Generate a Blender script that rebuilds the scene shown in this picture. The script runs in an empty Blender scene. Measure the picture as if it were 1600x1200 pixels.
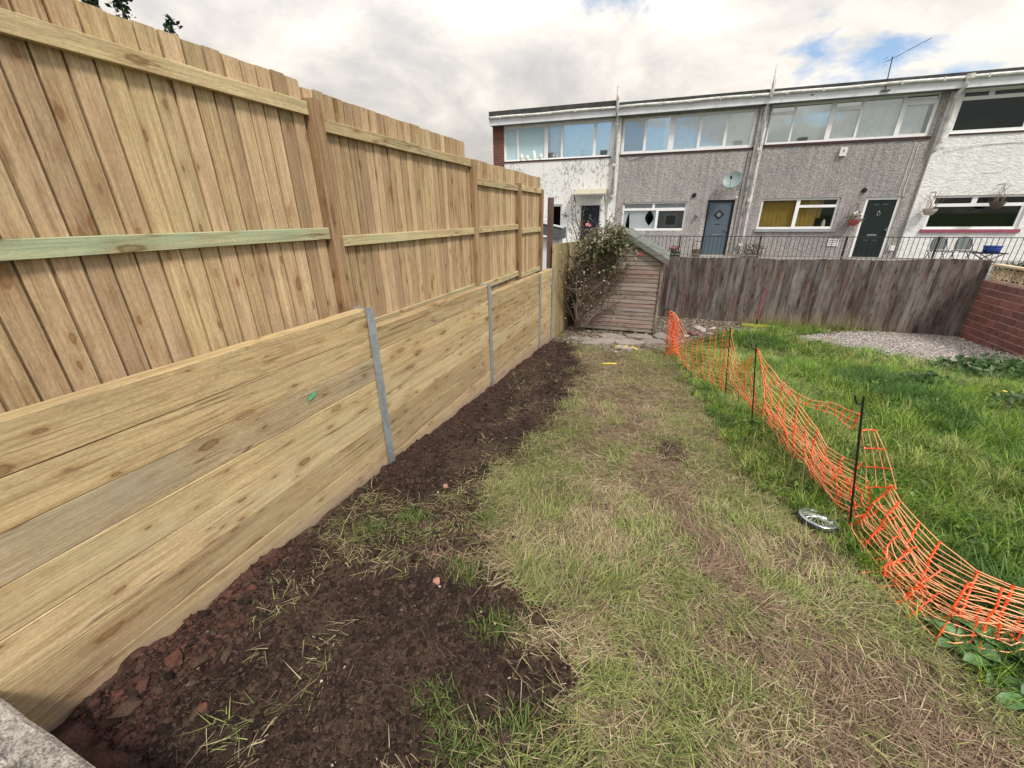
import bpy, math, random
import numpy as np
from mathutils import Vector, Matrix

random.seed(7)
rng = np.random.default_rng(11)
SC = bpy.context.scene
COL = SC.collection

# ------------------------------------------------------------------ camera
cd = bpy.data.cameras.new('camera')
cam = bpy.data.objects.new('camera', cd)
COL.objects.link(cam)
cd.sensor_width = 36.0
cd.lens = 14.04
cd.clip_start = 0.02
cd.clip_end = 2000
RM = Matrix(((0.93721, -0.12557, 0.32537), (0.34860, 0.36544, -0.86310), (-0.01052, 0.92233, 0.38626)))
cam.matrix_world = Matrix.Translation((0, 0, 2.06)) @ RM.to_4x4()
SC.camera = cam

# ------------------------------------------------------------------ sky and sun
SUN_EL, SUN_AZ = math.radians(52), math.radians(128)      # azimuth clockwise from +Y
world = bpy.data.worlds.new('World')
SC.world = world
world.use_nodes = True
wn, wl = world.node_tree.nodes, world.node_tree.links
wn.clear()


def wnode(t, **kw):
    n = wn.new(t)
    for k, v in kw.items():
        setattr(n, k, v)
    return n


def wmath(op, a, b=None):
    n = wnode('ShaderNodeMath', operation=op)
    for i, v in enumerate((a, b)):
        if v is None:
            continue
        if isinstance(v, (int, float)):
            n.inputs[i].default_value = v
        else:
            wl.new(v, n.inputs[i])
    return n.outputs[0]


tc = wnode('ShaderNodeTexCoord')
sky = wnode('ShaderNodeTexSky', sky_type='NISHITA')
sky.sun_disc = False
sky.sun_elevation = SUN_EL
sky.sun_rotation = SUN_AZ
sep = wnode('ShaderNodeSeparateXYZ')
wl.new(tc.outputs['Generated'], sep.inputs[0])
zz = wmath('ADD', wmath('MAXIMUM', sep.outputs[2], 0.0), 0.34)
comb = wnode('ShaderNodeCombineXYZ')
wl.new(wmath('DIVIDE', sep.outputs[0], zz), comb.inputs[0])
wl.new(wmath('DIVIDE', sep.outputs[1], zz), comb.inputs[1])
comb.inputs[2].default_value = 0.0


def wnoise(scale, detail, rough, loc, dist=0.0):
    mp = wnode('ShaderNodeMapping')
    mp.inputs['Rotation'].default_value = (0, 0, 0.22)
    mp.inputs['Location'].default_value = loc
    wl.new(comb.outputs[0], mp.inputs[0])
    n = wnode('ShaderNodeTexNoise')
    n.inputs['Scale'].default_value = scale
    n.inputs['Detail'].default_value = detail
    n.inputs['Roughness'].default_value = rough
    n.inputs['Distortion'].default_value = dist
    wl.new(mp.outputs[0], n.inputs['Vector'])
    return n.outputs[0]


def wramp(fac, stops):
    n = wnode('ShaderNodeValToRGB')
    el = n.color_ramp.elements
    while len(el) < len(stops):
        el.new(0.5)
    for e, (p, c) in zip(el, stops):
        e.position = p
        e.color = (*c, 1)
    wl.new(fac, n.inputs[0])
    return n.outputs[0]


SKY_LOC = (18.113, 13.725, 15.330)
cover = wramp(wnoise(1.15, 9, 0.56, SKY_LOC, 0.15), [(0.385, (0, 0, 0)), (0.435, (1, 1, 1))])
shade = wramp(wnoise(1.9, 10, 0.60, (7.4, 2.2, 1.5), 0.2),
              [(0.33, (0.56, 0.54, 0.535)), (0.44, (0.69, 0.66, 0.635)), (0.52, (0.84, 0.79, 0.725)), (0.63, (1.02, 0.965, 0.885))])
# a pale warm band of distant cloud close to the horizon
warm = wramp(sep.outputs[2], [(0.0, (0.90, 0.80, 0.62)), (0.20, (0.80, 0.77, 0.73)), (0.42, (0.70, 0.70, 0.72))])
cl = wnode('ShaderNodeMix', data_type='RGBA')
wl.new(wramp(sep.outputs[2], [(0.02, (0.62, 0.62, 0.62)), (0.22, (0.0, 0.0, 0.0))]), cl.inputs[0])
wl.new(shade, cl.inputs[6])
wl.new(warm, cl.inputs[7])
bg_sky = wnode('ShaderNodeBackground')
wl.new(sky.outputs[0], bg_sky.inputs[0])
bg_sky.inputs[1].default_value = 0.13
bg_cl = wnode('ShaderNodeBackground')
wl.new(cl.outputs[2], bg_cl.inputs[0])
# a clouded sky is brightest overhead (standard overcast sky)
wl.new(wmath('MULTIPLY', wmath('ADD', wmath('MULTIPLY', wmath('MAXIMUM', sep.outputs[2], 0.0), 1.30), 0.46), 1.02), bg_cl.inputs[1])
mixw = wnode('ShaderNodeMixShader')
# an unbroken bank of cloud over the fence side
bank = wramp(wmath('ADD', sep.outputs[0], 0.5), [(0.16, (1, 1, 1)), (0.27, (0, 0, 0))])
wl.new(wmath('MAXIMUM', cover, bank), mixw.inputs[0])
wl.new(bg_sky.outputs[0], mixw.inputs[1])
wl.new(bg_cl.outputs[0], mixw.inputs[2])
wo = wnode('ShaderNodeOutputWorld')
wl.new(mixw.outputs[0], wo.inputs[0])

sl = bpy.data.lights.new('sun', 'SUN')
sl.energy = 2.3
sl.angle = math.radians(11)
sl.color = (1.0, 0.94, 0.84)
sun = bpy.data.objects.new('sun', sl)
COL.objects.link(sun)
sd = Vector((math.sin(SUN_AZ) * math.cos(SUN_EL), math.cos(SUN_AZ) * math.cos(SUN_EL), math.sin(SUN_EL)))
sun.rotation_euler = sd.to_track_quat('Z', 'Y').to_euler()
sun.location = sd * 30

SC.view_settings.view_transform = 'Standard'
SC.view_settings.look = 'None'
SC.view_settings.gamma = 1
SC.view_settings.use_curve_mapping = False
SC.view_settings.exposure = 0.50
SC.render.engine = 'CYCLES'
SC.cycles.max_bounces = 6
SC.cycles.transparent_max_bounces = 8
SC.cycles.use_denoising = True

# ------------------------------------------------------------------ mesh helpers
ORI = {}        # point of the shared drawing frame that sits at an object's own origin


def tag(o, label=None, cat=None, group=None, kind=None):
    if label:
        o['label'] = label
    if cat:
        o['category'] = cat
    if group:
        o['group'] = group
    if kind:
        o['kind'] = kind
    return o


def root(name, loc, label, cat, group=None, rz=0.0, ori=None):
    o = bpy.data.objects.new(name, None)
    o.empty_display_size = 0.1
    o.location = loc
    o.rotation_euler = (0, 0, rz)
    COL.objects.link(o)
    ORI[o.name] = Vector(ori if ori is not None else loc)
    return tag(o, label, cat, group)


class MB:
    def __init__(s):
        s.v, s.f, s.smooth = [], [], False

    def add(s, vs, fs):
        n = len(s.v)
        s.v += [tuple(v) for v in vs]
        s.f += [tuple(i + n for i in f) for f in fs]
        return s

    def box(s, x0, x1, y0, y1, z0, z1):
        return s.add([(x0, y0, z0), (x1, y0, z0), (x1, y1, z0), (x0, y1, z0),
                      (x0, y0, z1), (x1, y0, z1), (x1, y1, z1), (x0, y1, z1)],
                     [(3, 2, 1, 0), (4, 5, 6, 7), (0, 1, 5, 4), (1, 2, 6, 5), (2, 3, 7, 6), (3, 0, 4, 7)])

    def quad(s, a, b, c, d):
        return s.add([a, b, c, d], [(0, 1, 2, 3)])

    def tube(s, pts, r, n=6, cap=True):
        pts = [Vector(p) for p in pts]
        rs = r if isinstance(r, (list, tuple)) else [r] * len(pts)
        vs, fs = [], []
        up = Vector((0, 0, 1))
        for i, p in enumerate(pts):
            t = (pts[min(i + 1, len(pts) - 1)] - pts[max(i - 1, 0)])
            t = t.normalized() if t.length > 1e-9 else Vector((0, 0, 1))
            if i == 0:
                a = t.cross(up if abs(t.z) < 0.95 else Vector((1, 0, 0))).normalized()
            else:
                a = (a - t * a.dot(t))
                a = a.normalized() if a.length > 1e-6 else t.orthogonal().normalized()
            b = t.cross(a)
            for k in range(n):
                an = 2 * math.pi * k / n
                vs.append(p + (a * math.cos(an) + b * math.sin(an)) * rs[i])
        for i in range(len(pts) - 1):
            for k in range(n):
                k2 = (k + 1) % n
                fs.append((i * n + k, i * n + k2, (i + 1) * n + k2, (i + 1) * n + k))
        if cap:
            fs.append(tuple(range(n))[::-1])
            fs.append(tuple((len(pts) - 1) * n + k for k in range(n)))
        return s.add(vs, fs)

    def lathe(s, prof, c=(0, 0, 0), n=32, axis='z'):
        vs, fs = [], []
        for (r, h) in prof:
            for k in range(n):
                an = 2 * math.pi * k / n
                p = (r * math.cos(an), r * math.sin(an), h)
                if axis == 'y':
                    p = (p[0], p[2], p[1])
                vs.append((c[0] + p[0], c[1] + p[1], c[2] + p[2]))
        for i in range(len(prof) - 1):
            for k in range(n):
                k2 = (k + 1) % n
                fs.append((i * n + k, i * n + k2, (i + 1) * n + k2, (i + 1) * n + k))
        return s.add(vs, fs)

    def plate(s, u0, u1, z0, z1, holes, y0, y1):
        """an upright plate with rectangular openings and their reveals"""
        us = sorted({u0, u1, *[h[0] for h in holes], *[h[1] for h in holes]})
        zs = sorted({z0, z1, *[h[2] for h in holes], *[h[3] for h in holes]})
        for a, b in zip(us, us[1:]):
            for c, d in zip(zs, zs[1:]):
                m = ((a + b) / 2, (c + d) / 2)
                if any(h[0] < m[0] < h[1] and h[2] < m[1] < h[3] for h in holes):
                    continue
                s.quad((a, y0, c), (b, y0, c), (b, y0, d), (a, y0, d))
                s.quad((b, y1, c), (a, y1, c), (a, y1, d), (b, y1, d))
        for (a, b, c, d) in holes:
            s.quad((a, y0, c), (a, y1, c), (b, y1, c), (b, y0, c))
            s.quad((a, y0, d), (b, y0, d), (b, y1, d), (a, y1, d))
            s.quad((a, y0, c), (a, y0, d), (a, y1, d), (a, y1, c))
            s.quad((b, y0, c), (b, y1, c), (b, y1, d), (b, y0, d))
        a, b, c, d = u0, u1, z0, z1
        s.quad((a, y0, c), (b, y0, c), (b, y1, c), (a, y1, c))
        s.quad((a, y0, d), (a, y1, d), (b, y1, d), (b, y0, d))
        s.quad((a, y0, c), (a, y1, c), (a, y1, d), (a, y0, d))
        s.quad((b, y0, c), (b, y0, d), (b, y1, d), (b, y1, c))
        return s

    def mesh(s, name, off=(0, 0, 0)):
        me = bpy.data.meshes.new(name)
        o = Vector(off)
        me.from_pydata([tuple(Vector(v) - o) for v in s.v], [], s.f)
        if s.smooth:
            me.polygons.foreach_set('use_smooth', [True] * len(me.polygons))
        me.update()
        return me

    def build(s, name, m, parent=None, at=None):
        """one mesh object; without `at` a child's origin is its parent's"""
        base = ORI[parent.name] if parent else Vector((0, 0, 0))
        own = Vector(at) if at is not None else base
        o = bpy.data.objects.new(name, s.mesh(name, own))
        o.data.materials.append(m)
        COL.objects.link(o)
        if parent:
            o.parent = parent
        o.location = own - base
        ORI[o.name] = own
        return o


def inst(name, me, parent, loc, rot=(0, 0, 0), scale=(1, 1, 1), m=None):
    """another object on shared mesh data; loc in the parent's drawing frame"""
    o = bpy.data.objects.new(name, me)
    COL.objects.link(o)
    if parent:
        o.parent = parent
        o.location = Vector(loc) - ORI[parent.name]
    else:
        o.location = loc
    o.rotation_euler = rot
    o.scale = scale
    ORI[o.name] = Vector(loc)
    if m:
        o.material_slots[0].link = 'OBJECT'
        o.material_slots[0].material = m
    return o


def np_mesh(name, verts, quads=None, tris=None, col=None, smooth=True):
    me = bpy.data.meshes.new(name)
    nv = len(verts)
    nq = 0 if quads is None else len(quads)
    nt = 0 if tris is None else len(tris)
    me.vertices.add(nv)
    me.vertices.foreach_set('co', np.asarray(verts, np.float32).ravel())
    li = []
    if nq:
        li.append(np.asarray(quads, np.int32).ravel())
    if nt:
        li.append(np.asarray(tris, np.int32).ravel())
    li = np.concatenate(li)
    me.loops.add(len(li))
    me.loops.foreach_set('vertex_index', li)
    me.polygons.add(nq + nt)
    st = np.concatenate([np.arange(nq) * 4, nq * 4 + np.arange(nt) * 3]).astype(np.int32)
    me.polygons.foreach_set('loop_start', st)
    me.polygons.foreach_set('loop_total', np.concatenate([np.full(nq, 4), np.full(nt, 3)]).astype(np.int32))
    me.polygons.foreach_set('use_smooth', np.full(nq + nt, smooth))
    me.update(calc_edges=True)
    if col is not None:
        a = me.color_attributes.new('Col', 'FLOAT_COLOR', 'POINT')
        c = np.ones((nv, 4), np.float32)
        c[:, :3] = col
        a.data.foreach_set('color', c.ravel())
    return me


def np_obj(name, me, m, parent=None, loc=(0, 0, 0)):
    o = bpy.data.objects.new(name, me)
    me.materials.append(m)
    COL.objects.link(o)
    o.location = loc
    if parent:
        o.parent = parent
    return o


# ------------------------------------------------------------------ numpy noise
_perm = rng.permutation(4096)
_rv = rng.random(4096)


def vnoise(x, y, seed=0):
    x = np.asarray(x, float) + seed * 17.31
    y = np.asarray(y, float) + seed * 9.77
    xi, yi = np.floor(x).astype(int), np.floor(y).astype(int)
    fx, fy = x - xi, y - yi
    fx, fy = fx * fx * (3 - 2 * fx), fy * fy * (3 - 2 * fy)

    def h(a, b):
        return _rv[_perm[(a + _perm[b & 4095]) & 4095]]
    return ((h(xi, yi) * (1 - fx) + h(xi + 1, yi) * fx) * (1 - fy) + (h(xi, yi + 1) * (1 - fx) + h(xi + 1, yi + 1) * fx) * fy)


def fbm(x, y, octs=4, seed=0, gain=0.5):
    a, t, s = 1.0, 0.0, 0.0
    for o in range(octs):
        t = t + a * vnoise(x * 2 ** o, y * 2 ** o, seed + o * 3)
        s += a
        a *= gain
    return t / s


def sstep(a, b, x):
    t = np.clip((x - a) / (b - a), 0, 1)
    return t * t * (3 - 2 * t)


# ------------------------------------------------------------------ material helpers
class NT:
    def __init__(s, name):
        s.m = bpy.data.materials.new(name)
        s.m.use_nodes = True
        s.n, s.l = s.m.node_tree.nodes, s.m.node_tree.links
        s.n.clear()
        s.out = s.n.new('ShaderNodeOutputMaterial')

    def node(s, t, **kw):
        n = s.n.new(t)
        for k, v in kw.items():
            setattr(n, k, v)
        return n

    def put(s, sock, v):
        if v is None:
            return
        if isinstance(v, bpy.types.NodeSocket):
            s.l.new(v, sock)
        elif isinstance(v, (tuple, list)) and len(v) == 3 and sock.type == 'RGBA':
            sock.default_value = (*v, 1)
        else:
            sock.default_value = v

    def math(s, op, a, b=None, c=None):
        n = s.node('ShaderNodeMath', operation=op)
        for i, v in enumerate((a, b, c)):
            s.put(n.inputs[i], v)
        return n.outputs[0]

    def mix(s, f, a, b, blend='MIX'):
        n = s.node('ShaderNodeMix', data_type='RGBA', blend_type=blend)
        s.put(n.inputs[0], f)
        s.put(n.inputs[6], a)
        s.put(n.inputs[7], b)
        return n.outputs[2]

    def ramp(s, f, stops):
        n = s.node('ShaderNodeValToRGB')
        el = n.color_ramp.elements
        while len(el) < len(stops):
            el.new(0.5)
        for e, (p, c) in zip(el, stops):
            e.position = p
            e.color = (*(c if isinstance(c, tuple) else (c, c, c)), 1)
        s.put(n.inputs[0], f)
        return n.outputs[0]

    def coords(s, scale=(1, 1, 1), rand=0.0, kind='Object'):
        t = s.node('ShaderNodeTexCoord').outputs[kind]
        mp = s.node('ShaderNodeMapping')
        mp.inputs['Scale'].default_value = scale
        s.l.new(t, mp.inputs[0])
        if rand:
            oi = s.node('ShaderNodeObjectInfo')
            cb = s.node('ShaderNodeCombineXYZ')
            for i, k in enumerate((1.0, 2.7, 5.1)):
                s.l.new(s.math('MULTIPLY', oi.outputs['Random'], rand * k), cb.inputs[i])
            s.l.new(cb.outputs[0], mp.inputs['Location'])
        return mp.outputs[0]

    def noise(s, vec, scale=5, detail=3, rough=0.5, dist=0.0):
        n = s.node('ShaderNodeTexNoise')
        s.put(n.inputs['Vector'], vec)
        n.inputs['Scale'].default_value = scale
        n.inputs['Detail'].default_value = detail
        n.inputs['Roughness'].default_value = rough
        n.inputs['Distortion'].default_value = dist
        return n.outputs[0]

    def voro(s, vec, scale=5, feature='F1', rnd=1.0):
        n = s.node('ShaderNodeTexVoronoi', feature=feature)
        s.put(n.inputs['Vector'], vec)
        n.inputs['Scale'].default_value = scale
        n.inputs['Randomness'].default_value = rnd
        return n

    def rand(s):
        return s.node('ShaderNodeObjectInfo').outputs['Random']

    def bump(s, h, strength=0.3, dist=0.01):
        n = s.node('ShaderNodeBump')
        n.inputs['Strength'].default_value = strength
        n.inputs['Distance'].default_value = dist
        s.put(n.inputs['Height'], h)
        return n.outputs[0]

    def bsdf(s, col, rough=0.6, normal=None, metal=0.0, spec=0.3):
        p = s.node('ShaderNodeBsdfPrincipled')
        s.put(p.inputs['Base Color'], col)
        s.put(p.inputs['Roughness'], rough)
        s.put(p.inputs['Metallic'], metal)
        p.inputs['Specular IOR Level'].default_value = spec
        s.put(p.inputs['Normal'], normal)
        s.l.new(p.outputs[0], s.out.inputs[0])
        return s.m


def plain(name, col, rough=0.6, metal=0.0, vary=0.12, scale=8, spec=0.3):
    t = NT(name)
    n = t.noise(t.coords(rand=20), scale, 4, 0.6)
    c = t.mix(1.0, col, t.ramp(n, [(0.3, 1 - vary), (0.7, 1 + vary)]), 'MULTIPLY')
    return t.bsdf(c, rough, None, metal, spec)


def wood(name, axis, light, mid, dark, vary=0.35, stain=None, stain_amt=0.5, knots=True, grain=1.0, rough=0.75, hue=None, bump=0.25, crack=0.8, mud_contact_shade=False):
    """sawn softwood, grain along one local axis, its own figure on each object"""
    t = NT(name)

    def sc(along, across):
        v = [across] * 3
        v[axis] = along
        return tuple(v)
    g = t.noise(t.coords(sc(1.1, 34 * grain), 60), 1.0, 5, 0.62, 0.25)       # fine grain
    rings = t.noise(t.coords(sc(0.55, 9.0 * grain), 90), 1.0, 3, 0.55, 1.2)   # broad figure
    arcs = t.node('ShaderNodeMath', operation='FRACT')
    t.l.new(t.math('MULTIPLY', rings, 7.0), arcs.inputs[0])
    arc = t.ramp(arcs.outputs[0], [(0.0, 0.72), (0.25, 1.0), (0.8, 1.0), (1.0, 0.76)])
    g2 = t.noise(t.coords(sc(2.2, 110), 13), 1.0, 3, 0.6)                     # hairline grain
    g3 = t.noise(t.coords(sc(45, 150), 19), 1.0, 2, 0.7)                     # sawn fuzz
    c = t.ramp(g, [(0.30, dark), (0.46, mid), (0.68, light)])
    c = t.mix(0.9, c, t.ramp(g2, [(0.36, 0.80), (0.52, 1.0), (0.66, 1.12)]), 'MULTIPLY')
    c = t.mix(0.8, c, t.ramp(g3, [(0.32, 0.80), (0.68, 1.18)]), 'MULTIPLY')
    c = t.mix(0.55, c, arc, 'MULTIPLY')
    # board to board tone
    r = t.rand()
    tone = t.ramp(r, [(0.0, (1 - vary, 1 - vary * 1.08, 1 - vary * 1.15)), (0.35, (1 - vary * .35, 1 - vary * .4, 1 - vary * .45)), (0.6, (1, 1, 1)), (1.0, (1 + vary * .35, 1 + vary * .36, 1 + vary * .30))])
    c = t.mix(1.0, c, tone, 'MULTIPLY')
    if hue:
        c = t.mix(t.ramp(t.math('FRACT', t.math('MULTIPLY', r, 7.31)), [(0.55, 0.0), (0.75, 0.55)]), c, t.mix(1.0, c, hue, 'MULTIPLY'))
    # large soft patches
    p = t.noise(t.coords(sc(1.6, 5), 33), 1.0, 3, 0.5)
    c = t.mix(0.6, c, t.ramp(p, [(0.3, 0.86), (0.65, 1.08)]), 'MULTIPLY')
    if stain:
        s_ = t.ramp(t.noise(t.coords(sc(0.9, 2.2), 71), 1.0, 4, 0.6), [(0.48, 0.0), (0.68, stain_amt)])
        c = t.mix(s_, c, stain)
    if knots:
        for (ka, kc, sd_k, lo, hi) in ((2.4, 6.5, 41, .46, .50), (5.2, 14.0, 23, .50, .54)):
            vn = t.voro(t.coords(sc(ka, kc), sd_k), 1.0)
            wob = t.math('ADD', vn.outputs['Distance'], t.math('MULTIPLY', t.math('SUBTRACT', t.noise(t.coords(sc(14, 30), sd_k), 1.0, 3), 0.5), 0.16))
            core = t.ramp(wob, [(0.0, 0.75), (0.07, 0.45), (0.115, 1.0), (0.165, 0.0)])
            pick = t.ramp(vn.outputs['Color'], [(lo, 1.0), (hi, 0.0)])
            k = t.math('MULTIPLY', core, pick)
            halo = t.ramp(wob, [(0.12, 0.55), (0.42, 0.0)])
            ringk = t.ramp(t.math('FRACT', t.math('MULTIPLY', wob, 14.0)), [(0.0, .74), (.5, 1.0), (1.0, .74)])
            c = t.mix(t.math('MULTIPLY', halo, pick), c, t.mix(1.0, t.mix(1.0, c, (0.74, 0.60, 0.47), 'MULTIPLY'), ringk, 'MULTIPLY'))
            c = t.mix(t.math('MULTIPLY', k, 0.9), c, (dark[0] * .50, dark[1] * .38, dark[2] * .30))
        # drying cracks that run with the grain
        for (along, across, wd, sd_k) in ((.55, 15, .007, 17), (1.3, 30, .010, 29)):
            nz = t.noise(t.coords(sc(along, across), sd_k), 1.0, 1, 0.4)
            ck = t.ramp(t.math('ABSOLUTE', t.math('SUBTRACT', nz, 0.5)), [(0.0, 1.0), (wd, 0.75), (wd * 2, 0.0)])
            msk = t.ramp(t.noise(t.coords(sc(1.1, 7), sd_k + 3), 1.0, 2, 0.5), [(0.52, 0.0), (0.60, crack)])
            c = t.mix(t.math('MULTIPLY', ck, msk), c, (dark[0] * .40, dark[1] * .34, dark[2] * .3))
    if mud_contact_shade:       # soil splash at the wall foot, its colour doubling as painted contact shade
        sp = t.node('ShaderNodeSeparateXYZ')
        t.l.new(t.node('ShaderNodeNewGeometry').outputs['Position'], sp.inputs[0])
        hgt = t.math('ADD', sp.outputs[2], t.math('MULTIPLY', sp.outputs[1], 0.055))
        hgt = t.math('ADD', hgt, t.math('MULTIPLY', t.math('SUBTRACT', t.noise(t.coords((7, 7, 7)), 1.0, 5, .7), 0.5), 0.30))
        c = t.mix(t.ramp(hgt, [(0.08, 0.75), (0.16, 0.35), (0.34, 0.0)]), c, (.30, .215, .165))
    nb = t.bump(t.math('ADD', g, g2), bump, 0.004)
    return t.bsdf(c, rough, nb, 0, 0.25)


def vcol(name, rough=0.8, trans=0.0, fine=0.0, bump=0.0, bscale=160):
    t = NT(name)
    a = t.node('ShaderNodeVertexColor', layer_name='Col').outputs[0]
    nrm = None
    if fine:
        n = t.noise(t.coords(kind='Object'), bscale, 4, 0.65)
        a = t.mix(1.0, a, t.ramp(n, [(0.28, 1 - fine), (0.72, 1 + fine)]), 'MULTIPLY')
        if bump:
            nrm = t.bump(n, bump, 0.006)
    if trans:
        d = t.node('ShaderNodeBsdfPrincipled')
        t.l.new(a, d.inputs['Base Color'])
        d.inputs['Roughness'].default_value = rough
        d.inputs['Specular IOR Level'].default_value = 0.25
        tr = t.node('ShaderNodeBsdfTranslucent')
        t.l.new(a, tr.inputs[0])
        mx = t.node('ShaderNodeMixShader')
        mx.inputs[0].default_value = trans
        t.l.new(d.outputs[0], mx.inputs[1])
        t.l.new(tr.outputs[0], mx.inputs[2])
        t.l.new(mx.outputs[0], t.out.inputs[0])
        return t.m
    return t.bsdf(a, rough, nrm, 0, 0.2)


M = {}
M['board'] = wood('new_fence_board', 2, (.600, .442, .272), (.510, .362, .214), (.400, .272, .155), vary=0.30, hue=(0.93, 1.0, 0.86), crack=.35)
M['rail'] = wood('fence_rail_wood', 1, (.580, .465, .270), (.510, .398, .220), (.390, .290, .155), vary=0.18, stain=(.36, .43, .25), stain_amt=0.45)
M['rail_green'] = wood('green_treated_rail', 1, (.540, .470, .280), (.440, .400, .240), (.300, .270, .150), vary=0.12, stain=(.26, .42, .27), stain_amt=0.85)
M['post'] = wood('fence_post_wood', 2, (.435, .295, .168), (.350, .227, .126), (.235, .142, .077), vary=0.2, grain=0.8)
M['sleeper'] = wood('sleeper_wood', 1, (.615, .475, .275), (.530, .395, .215), (.395, .280, .145), vary=0.28, stain=(.47, .42, .25), stain_amt=0.4, grain=0.8, hue=(0.98, 0.96, 0.86), mud_contact_shade=True)
M['sleeper_grey'] = wood('greyish_sleeper_wood', 1, (.540, .425, .260), (.460, .355, .210), (.340, .250, .145), vary=0.12, stain=(.36, .31, .22), stain_amt=0.6, grain=0.7)
M['low_board'] = wood('pale_low_fence_wood', 2, (.520, .420, .240), (.430, .340, .185), (.300, .220, .115), vary=0.3, stain=(.35, .36, .19), stain_amt=0.5)
M['old_board'] = wood('weathered_fence_board', 2, (.200, .172, .162), (.118, .095, .089), (.052, .039, .036), vary=0.5, stain=(.26, .25, .245), stain_amt=0.7, hue=(1.15, 0.92, 0.84), knots=True, grain=0.8)
M['clad'] = wood('weathered_shed_cladding', 0, (.380, .320, .290), (.290, .238, .215), (.180, .140, .124), vary=0.25, stain=(.30, .27, .25), stain_amt=0.6, hue=(1.15, 0.9, 0.82))
M['trim'] = wood('weathered_trim_wood', 2, (.34, .29, .25), (.26, .21, .18), (.15, .11, .09), vary=0.2)
M['barge'] = wood('mossy_roof_board', 0, (.19, .20, .185), (.145, .15, .14), (.08, .085, .078), vary=0.25, stain=(.24, .28, .23), stain_amt=.7, knots=False)
M['darkpost'] = wood('old_brown_post_wood', 2, (.20, .135, .12), (.13, .085, .078), (.055, .035, .033), vary=0.1, knots=False)


def galvanised():
    t = NT('galvanised_steel')
    v = t.voro(t.coords((1, 1, 1), 9), 55)
    n = t.noise(t.coords((1, 1, .4), 5), 9, 4, .6)
    c = t.mix(0.5, t.ramp(v.outputs['Color'], [(0.2, (.33, .38, .42)), (0.8, (.47, .52, .55))]), t.ramp(n, [(.35, (.30, .35, .38)), (.65, (.52, .57, .60))]))
    # clay splashes near the foot
    z = t.node('ShaderNodeSeparateXYZ')
    t.l.new(t.node('ShaderNodeTexCoord').outputs['Object'], z.inputs[0])
    f = t.math('MULTIPLY', t.ramp(z.outputs[2], [(0.0, 1.0), (0.16, 0.0)]), t.ramp(t.noise(t.coords(), 30, 4), [(.42, 0.0), (.6, .8)]))
    c = t.mix(f, c, (.30, .24, .21))
    return t.bsdf(c, t.ramp(v.outputs['Color'], [(0.1, .42), (0.9, .58)]), None, 0.55, 0.5)


M['steel'] = galvanised()


def render_wall(name, base, kind):
    t = NT(name)
    co = t.coords()
    if kind == 'dash':            # pebbledash
        v = t.voro(co, 42)
        v2 = t.voro(co, 85)
        c = t.ramp(v.outputs['Color'], [(0.0, tuple(b * .55 for b in base)), (0.45, base), (0.9, tuple(min(1, b * 1.5) for b in base))])
        c = t.mix(0.5, c, t.ramp(v2.outputs['Color'], [(0.1, .6), (0.8, 1.35)]), 'MULTIPLY')
        big = t.noise(t.coords((1, 1, .35)), 1.6, 5, .6)
        c = t.mix(1.0, c, t.ramp(big, [(0.3, (.82, .83, .85)), (0.7, (1.14, 1.11, 1.09))]), 'MULTIPLY')
        run = t.noise(t.coords((5, 5, .22)), 1.6, 4, .6)
        c = t.mix(1.0, c, t.ramp(run, [(0.35, .84), (0.6, 1.06)]), 'MULTIPLY')
        return t.bsdf(c, 0.9, t.bump(v.outputs['Distance'], 0.8, 0.02), 0, .15)
    if kind == 'peel':            # flaking white masonry paint
        a = t.noise(t.coords((7, 7, 3.6)), 1.5, 9, .74, 0.5)
        b = t.noise(t.coords((1, 1, .7)), 1.1, 4, .6)
        m = t.math('ADD', t.math('MULTIPLY', a, 0.72), t.math('MULTIPLY', b, 0.36))
        f = t.ramp(m, [(0.565, 0.0), (0.63, 0.75)])
        c = t.mix(f, base, (.26, .26, .27))
        run = t.noise(t.coords((9, 9, .3)), 1.4, 5, .65)
        c = t.mix(t.ramp(run, [(0.5, 0.0), (0.72, .35)]), c, (.45, .46, .45))
        v = t.voro(co, 45)
        return t.bsdf(c, 0.85, t.bump(t.math('ADD', v.outputs['Distance'], f), 0.5, 0.02), 0, .2)
    if kind == 'trowel':          # thick rough white render
        a = t.noise(t.coords((2.6, 2.6, 4.5)), 2.2, 8, .68, 1.0)
        c = t.mix(1.0, base, t.ramp(a, [(0.3, .78), (0.62, 1.06)]), 'MULTIPLY')
        run = t.noise(t.coords((3, 3, .3)), 1.2, 4, .6)
        c = t.mix(1.0, c, t.ramp(run, [(.3, .9), (.65, 1.03)]), 'MULTIPLY')
        return t.bsdf(c, 0.85, t.bump(a, 0.9, 0.05), 0, .2)
    if kind == 'oldpaint':        # cracked black and white pole paint
        a = t.noise(t.coords((14, 14, 2.6)), 1.7, 6, .7, .6)
        c = t.mix(t.ramp(a, [(0.50, 0.0), (0.60, .9)]), base, (.13, .13, .125))
        return t.bsdf(c, .8, None, 0, .2)


M['peel'] = render_wall('flaking_white_wall', (.80, .81, .80), 'peel')
M['dash'] = render_wall('grey_pebbledash', (.352, .338, .330), 'dash')
M['dash2'] = render_wall('darker_grey_pebbledash', (.322, .308, .300), 'dash')
M['trowel'] = render_wall('rough_white_wall', (.80, .81, .80), 'trowel')
M['oldpaint'] = render_wall('cracked_white_pipe_paint', (.70, .70, .68), 'oldpaint')


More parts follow.
